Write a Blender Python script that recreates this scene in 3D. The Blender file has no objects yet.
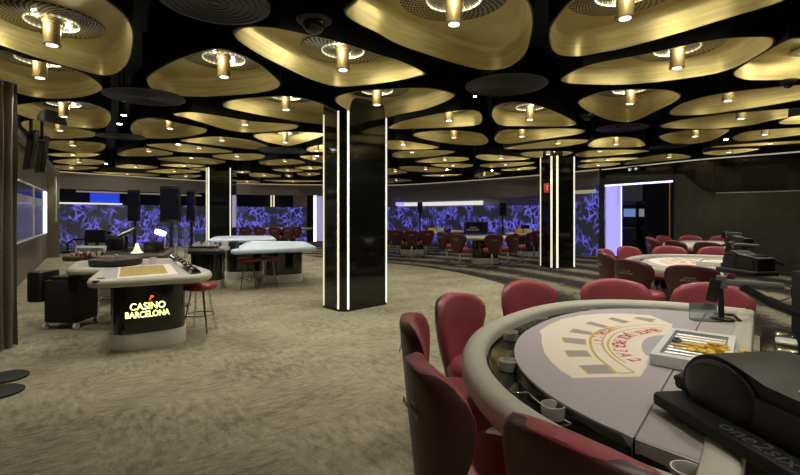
import bpy, math, random
from mathutils import Vector, Matrix
from mathutils.geometry import delaunay_2d_cdt
random.seed(7)
C = bpy.context.scene.collection
F, HOR, CAM, H = 450.0, 214.0, 1.5, 3.1
HT = H+.85   # black ceiling above the hung shells
PI = math.pi

# ---------------------------------------------------------------- helpers
def P(px, py, z):
    D = F*(z-CAM)/(HOR-py)
    return Vector(((px-400)/F*D, D, z))
def W(px, D, py=None, z=None):
    if z is None: z = CAM + (HOR-py)*D/F
    return Vector(((px-400)/F*D, D, z))

class MB:
    def __init__(s): s.v=[]; s.f=[]; s.m=[]; s.cur=0
    def add(s, vs, fs, M=None):
        n=len(s.v)
        s.v += [tuple((M@Vector(v)) if M is not None else v) for v in vs]
        s.f += [tuple(i+n for i in f) for f in fs]; s.m += [s.cur]*len(fs)
        return s
    def box(s, c, d, rz=0, M=None):
        x,y,z=d[0]/2,d[1]/2,d[2]/2
        vs=[(i,j,k) for k in(-z,z) for i,j in((-x,-y),(x,-y),(x,y),(-x,y))]
        fs=[(3,2,1,0),(4,5,6,7),(0,1,5,4),(1,2,6,5),(2,3,7,6),(3,0,4,7)]
        T=Matrix.Translation(c)@Matrix.Rotation(rz,4,'Z')
        if M is not None: T=T@M
        return s.add(vs,fs,T)
    def rbox(s, c, d, r, rz=0, M=None):
        # box with rounded vertical corners and softened top/bottom
        x,y,z=d[0]/2,d[1]/2,d[2]/2
        def ring(rr, ins, zz):
            o=[]
            for (cx,cy,a0) in((x-r,y-r,0),(-x+r,y-r,90),(-x+r,-y+r,180),(x-r,-y+r,270)):
                for k in range(5):
                    a=math.radians(a0+k*22.5); o.append((cx+(r-ins)*math.cos(a),cy+(r-ins)*math.sin(a),zz))
            return o
        e=min(r*.6,z*.6)
        T=Matrix.Translation(c)@Matrix.Rotation(rz,4,'Z')
        if M is not None: T=T@M
        return s.loft([ring(r,e,-z),ring(r,e*.3,-z+e*.3),ring(r,0,-z+e),ring(r,0,z-e),ring(r,e*.3,z-e*.3),ring(r,e,z)],M=T)
    def loft(s, rings, caps=(True,True), closed=True, M=None):
        n=len(rings[0]); vs=[p for r in rings for p in r]; fs=[]
        for k in range(len(rings)-1):
            for i in range(n if closed else n-1):
                j=(i+1)%n; fs.append((k*n+i,k*n+j,(k+1)*n+j,(k+1)*n+i))
        if caps[0]: fs.append(tuple(reversed(range(n))))
        if caps[1]: fs.append(tuple((len(rings)-1)*n+i for i in range(n)))
        return s.add(vs,fs,M)
    def lathe(s, prof, n=24, M=None, caps=(True,True), sx=1, sy=1):
        rings=[[(r*sx*math.cos(2*PI*i/n), r*sy*math.sin(2*PI*i/n), z) for i in range(n)] for r,z in prof]
        return s.loft(rings,caps,M=M)
    def cyl(s, c, r, h, n=20, M=None):
        T=Matrix.Translation(c)
        if M is not None: T=T@M
        return s.lathe([(r,0),(r,h)],n,T)
    def tube(s, pts, r, n=8, closed=False):
        pts=[Vector(p) for p in pts]; rings=[]; N=len(pts)
        up=Vector((0,0,1)); prev=None
        for i,p in enumerate(pts):
            a=pts[i-1] if (i>0 or closed) else p; b=pts[(i+1)%N] if (i<N-1 or closed) else p
            t=(b-a).normalized()
            if prev is None:
                q=t.cross(up)
                if q.length<.05: q=t.cross(Vector((1,0,0)))
            else: q=prev-t*prev.dot(t)
            q.normalize(); prev=q; w=t.cross(q)
            rings.append([tuple(p+q*r*math.cos(2*PI*k/n)+w*r*math.sin(2*PI*k/n)) for k in range(n)])
        if closed: rings.append(rings[0])
        return s.loft(rings,(not closed,not closed))
    def prism(s, poly, z0, z1, M=None):
        return s.loft([[(x,y,z0) for x,y in poly],[(x,y,z1) for x,y in poly]],M=M)
    def build(s, name, mat, parent=None, smooth=True, ang=35, label=None):
        me=bpy.data.meshes.new(name); me.from_pydata(s.v,[],s.f)
        mats=mat if isinstance(mat,(list,tuple)) else [mat]
        for m in mats: me.materials.append(m)
        if len(mats)>1: me.polygons.foreach_set('material_index',s.m)
        me.validate(); 
        import bmesh
        bm=bmesh.new(); bm.from_mesh(me); bmesh.ops.recalc_face_normals(bm,faces=bm.faces); bm.to_mesh(me); bm.free()
        if smooth:
            me.shade_smooth() if hasattr(me,'shade_smooth') else me.polygons.foreach_set('use_smooth',[True]*len(me.polygons))
            try: me.set_sharp_from_angle(angle=math.radians(ang))
            except Exception: pass
        o=bpy.data.objects.new(name,me); C.objects.link(o)
        if parent: o.parent=parent
        if label: o['label']=label
        return o
def tag(o,label,cat,group=None,kind=None):
    if label: o['label']=label
    if cat: o['category']=cat
    if group: o['group']=group
    if kind: o['kind']=kind
    return o
def thing(name,label,cat,loc=(0,0,0),rz=0,group=None):
    o=bpy.data.objects.new(name,None); C.objects.link(o); o.location=loc; o.rotation_euler=(0,0,rz); o.empty_display_size=.1
    return tag(o,label,cat,group)
def struct(o): o['kind']='structure'; return o
def dup(root,loc=None,rz=None,label=None,group=None,scale=None):
    r=root.copy(); C.objects.link(r)
    if loc is not None: r.location=loc
    if rz is not None: r.rotation_euler=(0,0,rz)
    if scale: r.scale=(scale,)*3
    if label: r['label']=label
    if group: r['group']=group
    for ch in list(root.children):
        c=ch.copy(); C.objects.link(c); c.parent=r
        for g in list(ch.children):
            d=g.copy(); C.objects.link(d); d.parent=c
    return r
def text_geo(txt,size,ext=0.0,align='CENTER'):
    cu=bpy.data.curves.new('t','FONT'); cu.body=txt; cu.size=size; cu.align_x=align; cu.align_y='CENTER'; cu.extrude=ext; cu.resolution_u=3
    o=bpy.data.objects.new('t',cu); C.objects.link(o)
    bpy.context.view_layer.update()
    me=bpy.data.meshes.new_from_object(o)
    vs=[tuple(v.co) for v in me.vertices]; fs=[tuple(p.vertices) for p in me.polygons]
    bpy.data.objects.remove(o); bpy.data.meshes.remove(me); bpy.data.curves.remove(cu)
    return vs,fs
def spline(pts,k=5,closed=True):
    o=[];n=len(pts)
    for i in range(n if closed else n-1):
        g=(lambda j:pts[j%n]) if closed else (lambda j:pts[max(0,min(n-1,j))])
        p0,p1,p2,p3=[Vector(g(i+j)) for j in(-1,0,1,2)]
        for q in range(k):
            t=q/k
            o.append(.5*((2*p1)+(p2-p0)*t+(2*p0-5*p1+4*p2-p3)*t*t+(3*p1-p0-3*p2+p3)*t**3))
    if not closed: o.append(Vector(pts[-1]))
    return o
def offset(poly,d):
    n=len(poly); o=[]; A=sum(poly[i][0]*poly[(i+1)%n][1]-poly[(i+1)%n][0]*poly[i][1] for i in range(n))
    sg=1 if A>0 else -1
    for i in range(n):
        a=Vector(poly[i-1][:2]);b=Vector(poly[i][:2]);c=Vector(poly[(i+1)%n][:2])
        e1=(b-a).normalized();e2=(c-b).normalized()
        n1=Vector((e1.y,-e1.x))*sg;n2=Vector((e2.y,-e2.x))*sg
        m=n1+n2
        m=m/max(m.length_squared/2,.5)*1.0
        o.append(b+m*d)
    return o
def rounded(poly,r,k=5):
    o=[];n=len(poly)
    for i in range(n):
        a=Vector(poly[i-1]);b=Vector(poly[i]);c=Vector(poly[(i+1)%n])
        ra=min(r,(a-b).length*.45,(c-b).length*.45)
        p=b+(a-b).normalized()*ra;q=b+(c-b).normalized()*ra
        for j in range(k+1):
            t=j/k; o.append((1-t)**2*p+2*t*(1-t)*b+t*t*q)
    return o

# ---------------------------------------------------------------- materials
def nm(name):
    m=bpy.data.materials.new(name); m.use_nodes=True; nt=m.node_tree
    b=nt.nodes['Principled BSDF']; return m,nt,b
def mat(name,col,rough=.5,metal=0,emit=None,es=0,coat=0,noise=0,nscale=30,spec=None,bump=0,trans=0):
    m,nt,b=nm(name)
    b.inputs['Base Color'].default_value=(*col,1); b.inputs['Roughness'].default_value=rough; b.inputs['Metallic'].default_value=metal
    if emit: b.inputs['Emission Color'].default_value=(*emit,1); b.inputs['Emission Strength'].default_value=es
    if coat: b.inputs['Coat Weight'].default_value=coat; b.inputs['Coat Roughness'].default_value=.08
    if spec is not None: b.inputs['Specular IOR Level'].default_value=spec
    if trans: b.inputs['Transmission Weight'].default_value=trans
    tc=nt.nodes.new('ShaderNodeTexCoord'); nz=nt.nodes.new('ShaderNodeTexNoise'); nz.inputs['Scale'].default_value=nscale; nz.inputs['Detail'].default_value=3
    nt.links.new(tc.outputs['Object'],nz.inputs['Vector'])
    if noise:
        mx=nt.nodes.new('ShaderNodeMixRGB'); mx.blend_type='MIX'
        mx.inputs[1].default_value=(*[c*(1-noise) for c in col],1); mx.inputs[2].default_value=(*[min(1,c*(1+noise)) for c in col],1)
        nt.links.new(nz.outputs['Fac'],mx.inputs[0]); nt.links.new(mx.outputs[0],b.inputs['Base Color'])
    else:
        mr=nt.nodes.new('ShaderNodeMapRange'); mr.inputs[3].default_value=max(0,rough-.04); mr.inputs[4].default_value=min(1,rough+.04)
        nt.links.new(nz.outputs['Fac'],mr.inputs[0]); nt.links.new(mr.outputs[0],b.inputs['Roughness'])
    if bump:
        bp=nt.nodes.new('ShaderNodeBump'); bp.inputs['Strength'].default_value=bump; bp.inputs['Distance'].default_value=.005
        nt.links.new(nz.outputs['Fac'],bp.inputs['Height']); nt.links.new(bp.outputs[0],b.inputs['Normal'])
    return m
M={}
M['black']=mat('black_plastic',(.007,.007,.0075),.5,noise=.2)
M['blackm']=mat('black_matte',(.006,.006,.0065),.7,noise=.2)
M['gloss']=mat('black_gloss_panel',(.006,.007,.006),.08,coat=.3)
M['ceil']=mat('black_ceiling',(.005,.005,.006),.6)
M['shell']=mat('black_shell',(.006,.006,.0065),.42)
M['chrome']=mat('chrome',(.75,.75,.76),.15,1)
M['silver']=mat('bright_silver',(.75,.75,.73),.25,.6)
M['steel']=mat('brushed_steel',(.80,.80,.78),.42,.45,noise=.06,nscale=80)
M['leather']=mat('burgundy_leather',(.36,.068,.090),.40,noise=.12,nscale=8,bump=.15)
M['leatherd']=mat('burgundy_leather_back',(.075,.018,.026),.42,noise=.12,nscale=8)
M['redseat']=mat('red_stool_leather',(.24,.02,.03),.35,noise=.1,nscale=8)
M['rail']=mat('grey_leather_rail',(.50,.485,.42),.42,noise=.06,nscale=20,bump=.1)
M['railw']=mat('white_leather_rail',(.60,.71,.90),.35,noise=.03)
M['felt']=mat('lavender_felt',(.43,.39,.43),.95,noise=.10,nscale=60)
M['felt2']=mat('taupe_felt',(.40,.365,.365),.95,noise=.10,nscale=60)
M['cream']=mat('cream_print',(.82,.72,.64),.9,noise=.04,nscale=40)
M['box']=mat('grey_print',(.36,.32,.33),.9)
M['goldp']=mat('gold_print',(.55,.42,.08),.8)
M['redp']=mat('red_print',(.55,.03,.05),.8)
M['white']=mat('white_plastic',(.72,.73,.75),.4)
M['grey']=mat('grey_plastic',(.20,.20,.21),.5)
M['cloth']=mat('logo_silver',(.45,.40,.42),.5)
M['chip']=mat('yellow_chips',(.75,.48,.08),.5,noise=.3,nscale=120)
M['blue']=mat('blue_plastic',(.03,.12,.45),.4)
M['lamp']=mat('lamp_gold',(.42,.32,.15),.4,.4)
M['led']=mat('warm_led',(1,1,1),.5,emit=(1,.90,.60),es=.75)
M['ledw']=mat('white_led',(1,1,1),.5,emit=(1,.95,.74),es=1.0)
M['ledc']=mat('cool_led',(1,1,1),.5,emit=(.62,.82,1),es=1.3)
M['lens']=mat('lamp_lens',(1,1,1),.5,emit=(1,.95,.82),es=3.5)
M['spot']=mat('spot_lens',(1,1,1),.5,emit=(1,.96,.88),es=40)
M['ring']=mat('glowing_ring_glint',(.5,.45,.3),.3,.5,emit=(1,.90,.62),es=3)  # glowing beads stand in for reflections in the perforated disc
_nt=M['ring'].node_tree; _b=_nt.nodes['Principled BSDF']; _tc=_nt.nodes.new('ShaderNodeTexCoord'); _sp=_nt.nodes.new('ShaderNodeSeparateXYZ'); _nt.links.new(_tc.outputs['Object'],_sp.inputs[0])
_p=None
for _op,_v in (('ARCTAN2',None),('MULTIPLY',26),('SINE',None),('MULTIPLY_ADD',.55)):
    _n=_nt.nodes.new('ShaderNodeMath'); _n.operation=_op
    if _op=='ARCTAN2': _nt.links.new(_sp.outputs[1],_n.inputs[0]); _nt.links.new(_sp.outputs[0],_n.inputs[1])
    else:
        _nt.links.new(_p,_n.inputs[0])
        if _v: _n.inputs[1].default_value=_v
        if _op=='MULTIPLY_ADD': _n.inputs[2].default_value=.40; _n.use_clamp=False
    _p=_n.outputs[0]
_mx=_nt.nodes.new('ShaderNodeMath'); _mx.operation='MAXIMUM'; _mx.inputs[1].default_value=.15; _nt.links.new(_p,_mx.inputs[0]); _nt.links.new(_mx.outputs[0],_b.inputs['Emission Strength'])
M['violet']=mat('violet_lit_panel',(.3,.3,.6),.5,emit=(.36,.32,1),es=1.25)
M['violetw']=mat('violet_white_edge',(.6,.6,.9),.5,emit=(.78,.74,1),es=1.9)
M['bluelit']=mat('blue_lit_panel',(.02,.05,.4),.5,emit=(.02,.06,.75),es=.8)
M['whitelit']=mat('white_lit_strip',(.8,.8,.8),.5,emit=(1,.97,.90),es=.75)
M['signg']=mat('lit_sign_lettering',(.9,.9,.4),.5,emit=(.86,.92,.33),es=2.6)
M['signr']=mat('lit_red_emblem',(.9,.1,.05),.5,emit=(1,.1,.03),es=1.6)
M['signw']=mat('sign_white',(.8,.8,.8),.5,emit=(.9,1,.85),es=.6)
M['fascia']=mat('mauve_gloss_fascia',(.36,.33,.34),.25,coat=.2)
M['fasciad']=mat('dark_gloss_fascia',(.022,.020,.025),.12,coat=.3)
M['beige']=mat('beige_wall',(.50,.38,.22),.7)
M['curtain']=mat('brown_curtain',(.17,.145,.11),.85,noise=.15,nscale=15)
M['lwall']=mat('brown_wall',(.17,.145,.105),.7,noise=.1,nscale=5)
M['glass']=mat('frosted_window',(.20,.21,.27),.25,coat=.2)
M['glassl']=mat('pale_window_band',(.30,.29,.26),.4)
M['screen']=mat('dark_screen',(.006,.007,.02),.2)
M['copper']=mat('copper_edge',(.75,.42,.28),.35,.8)
M['wood']=mat('brown_wood_rim',(.10,.055,.035),.4,noise=.2)
M['blackl']=mat('black_leather',(.009,.008,.009),.45)

def mat_gold():
    m,nt,b=nm('satin_gold'); L=nt.links
    tc=nt.nodes.new('ShaderNodeTexCoord'); mp=nt.nodes.new('ShaderNodeMapping'); mp.inputs['Scale'].default_value=(1,1,14)
    nz=nt.nodes.new('ShaderNodeTexNoise'); nz.inputs['Scale'].default_value=2.2; nz.inputs['Detail'].default_value=4
    L.new(tc.outputs['Object'],mp.inputs[0]); L.new(mp.outputs[0],nz.inputs['Vector'])
    cr=nt.nodes.new('ShaderNodeValToRGB'); cr.color_ramp.elements[0].position=.3; cr.color_ramp.elements[0].color=(.50,.40,.16,1)
    cr.color_ramp.elements[1].position=.75; cr.color_ramp.elements[1].color=(.70,.62,.32,1)
    L.new(nz.outputs['Fac'],cr.inputs[0]); L.new(cr.outputs[0],b.inputs['Base Color'])
    b.inputs['Metallic'].default_value=.55; b.inputs['Roughness'].default_value=.38
    return m
M['gold']=mat_gold()

def mat_perf():
    m,nt,b=nm('perforated_disc'); L=nt.links; N=nt.nodes.new
    tc=N('ShaderNodeTexCoord'); sp=N('ShaderNodeSeparateXYZ'); L.new(tc.outputs['Object'],sp.inputs[0])
    def mth(op,a,bv=None,c=None):
        n=N('ShaderNodeMath'); n.operation=op
        for i,x in enumerate((a,bv)):
            if x is None: continue
            if isinstance(x,(int,float)): n.inputs[i].default_value=x
            else: L.new(x,n.inputs[i])
        return n.outputs[0]
    x,y=sp.outputs[0],sp.outputs[1]
    r=mth('SQRT',mth('ADD',mth('MULTIPLY',x,x),mth('MULTIPLY',y,y)))
    th=mth('ARCTAN2',y,x)
    a=mth('SINE',mth('MULTIPLY',r,150)); 
    bb=mth('SINE',mth('ADD',mth('MULTIPLY',th,44),mth('MULTIPLY',r,60)))
    pr=mth('MULTIPLY',a,bb); g=mth('GREATER_THAN',pr,.15)
    mx=N('ShaderNodeMixRGB'); mx.inputs[1].default_value=(.012,.012,.010,1); mx.inputs[2].default_value=(.75,.70,.55,1)
    L.new(g,mx.inputs[0]); L.new(mx.outputs[0],b.inputs['Base Color'])
    L.new(mth('MULTIPLY',g,.8),b.inputs['Metallic']); b.inputs['Roughness'].default_value=.25
    return m
M['perf']=mat_perf()

def mat_floor(name,c0,c1,c2,rings=False):
    m,nt,b=nm(name); L=nt.links; N=nt.nodes.new
    tc=N('ShaderNodeTexCoord'); mp=N('ShaderNodeMapping'); mp.inputs['Rotation'].default_value=(0,0,-math.radians(34))
    L.new(tc.outputs['Object'],mp.inputs[0])
    def nz(sx,sy,sc,det=5,rough=.65):
        q=N('ShaderNodeMapping'); q.inputs['Scale'].default_value=(sx,sy,1); L.new(mp.outputs[0],q.inputs[0])
        n=N('ShaderNodeTexNoise'); n.inputs['Scale'].default_value=sc; n.inputs['Detail'].default_value=det; n.inputs['Roughness'].default_value=rough
        L.new(q.outputs[0],n.inputs['Vector']); return n.outputs['Fac']
    A=nz(1,3.0,8,5,.7); B=nz(2.4,1,7,5,.7)
    ck=N('ShaderNodeTexChecker'); ck.inputs['Scale'].default_value=1.0; ck.inputs[1].default_value=(0,0,0,1); ck.inputs[2].default_value=(1,1,1,1)
    L.new(mp.outputs[0],ck.inputs['Vector'])
    mr=N('ShaderNodeMath'); mr.operation='MULTIPLY_ADD'; L.new(ck.outputs['Fac'],mr.inputs[0]); mr.inputs[1].default_value=.7; mr.inputs[2].default_value=.15
    mx=N('ShaderNodeMixRGB'); L.new(mr.outputs[0],mx.inputs[0]); L.new(A,mx.inputs[1]); L.new(B,mx.inputs[2])
    big=nz(1,1.3,1.1,4,.6); 
    ad=N('ShaderNodeMath'); ad.operation='MULTIPLY_ADD'; L.new(big,ad.inputs[0]); ad.inputs[1].default_value=.55; L.new(mx.outputs[0],ad.inputs[2])
    fac=ad.outputs[0]
    if rings:
        wv=N('ShaderNodeTexWave'); wv.wave_type='RINGS'; wv.rings_direction='Z'; wv.inputs['Scale'].default_value=.26; wv.inputs['Distortion'].default_value=3.5; wv.inputs['Detail'].default_value=2; wv.inputs['Detail Scale'].default_value=.5
        m2=N('ShaderNodeMapping'); m2.inputs['Location'].default_value=(4.5,-7.5,0); L.new(tc.outputs['Object'],m2.inputs[0]); L.new(m2.outputs[0],wv.inputs['Vector'])
        a2=N('ShaderNodeMath'); a2.operation='MULTIPLY_ADD'; L.new(wv.outputs['Fac'],a2.inputs[0]); a2.inputs[1].default_value=.35; L.new(fac,a2.inputs[2]); 
        a3=N('ShaderNodeMath'); a3.operation='SUBTRACT'; L.new(a2.outputs[0],a3.inputs[0]); a3.inputs[1].default_value=.18; fac=a3.outputs[0]
    cr=N('ShaderNodeValToRGB'); e=cr.color_ramp.elements
    e[0].position=.60; e[0].color=(*c0,1); e[1].position=.96; e[1].color=(*c2,1); k=e.new(.77); k.color=(*c1,1)
    L.new(fac,cr.inputs[0])
    f=N('ShaderNodeTexNoise'); f.inputs['Scale'].default_value=70; L.new(tc.outputs['Object'],f.inputs['Vector'])
    m3=N('ShaderNodeMixRGB'); m3.blend_type='OVERLAY'; m3.inputs[0].default_value=.35; L.new(cr.outputs[0],m3.inputs[1]); L.new(f.outputs['Fac'],m3.inputs[2])
    L.new(m3.outputs[0],b.inputs['Base Color']); b.inputs['Roughness'].default_value=.95; b.inputs['Specular IOR Level'].default_value=.15
    return m
M['floor']=mat_floor('carpet',(.175,.152,.108),(.29,.265,.19),(.41,.38,.28))
M['floord']=mat_floor('dark_streaked_carpet',(.022,.019,.018),(.045,.039,.034),(.24,.21,.15),True)

def mat_leaf():
    m,nt,b=nm('violet_leaf_panel'); L=nt.links; N=nt.nodes.new
    tc=N('ShaderNodeTexCoord')
    nzz=N('ShaderNodeTexNoise'); nzz.inputs['Scale'].default_value=1.1; nzz.inputs['Detail'].default_value=2; L.new(tc.outputs['UV'],nzz.inputs['Vector'])
    vm=N('ShaderNodeVectorMath'); vm.operation='MULTIPLY_ADD'; L.new(nzz.outputs['Color'],vm.inputs[0]); vm.inputs[1].default_value=(1.3,1.3,1.3); L.new(tc.outputs['UV'],vm.inputs[2])
    mp=N('ShaderNodeMapping'); mp.inputs['Scale'].default_value=(1.9,1.0,1); L.new(vm.outputs[0],mp.inputs[0])
    vo=N('ShaderNodeTexVoronoi'); vo.feature='DISTANCE_TO_EDGE'; vo.inputs['Scale'].default_value=2.9; L.new(mp.outputs[0],vo.inputs['Vector'])
    cr=N('ShaderNodeValToRGB'); e=cr.color_ramp.elements; e[0].position=.02; e[0].color=(1,1,1,1); e[1].position=.13; e[1].color=(0,0,0,1)
    L.new(vo.outputs['Distance'],cr.inputs[0])
    n2=N('ShaderNodeTexNoise'); n2.inputs['Scale'].default_value=1.6; L.new(tc.outputs['UV'],n2.inputs['Vector'])
    c2=N('ShaderNodeValToRGB'); e=c2.color_ramp.elements; e[0].position=.42; e[1].position=.56
    L.new(n2.outputs['Fac'],c2.inputs[0])
    mu=N('ShaderNodeMixRGB'); mu.blend_type='MULTIPLY'; mu.inputs[0].default_value=1; L.new(cr.outputs[0],mu.inputs[1]); L.new(c2.outputs[0],mu.inputs[2])
    mc=N('ShaderNodeMixRGB'); mc.inputs[1].default_value=(.016,.016,.026,1); mc.inputs[2].default_value=(.17,.15,.95,1); L.new(mu.outputs[0],mc.inputs[0])
    b.inputs['Base Color'].default_value=(.05,.05,.06,1); b.inputs['Roughness'].default_value=.4
    L.new(mc.outputs[0],b.inputs['Emission Color']); b.inputs['Emission Strength'].default_value=.8
    return m
M['leaf']=mat_leaf()
M['stone']=mat('dark_textured_panel',(.046,.048,.040),.42,noise=.6,nscale=5,bump=1)

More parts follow.
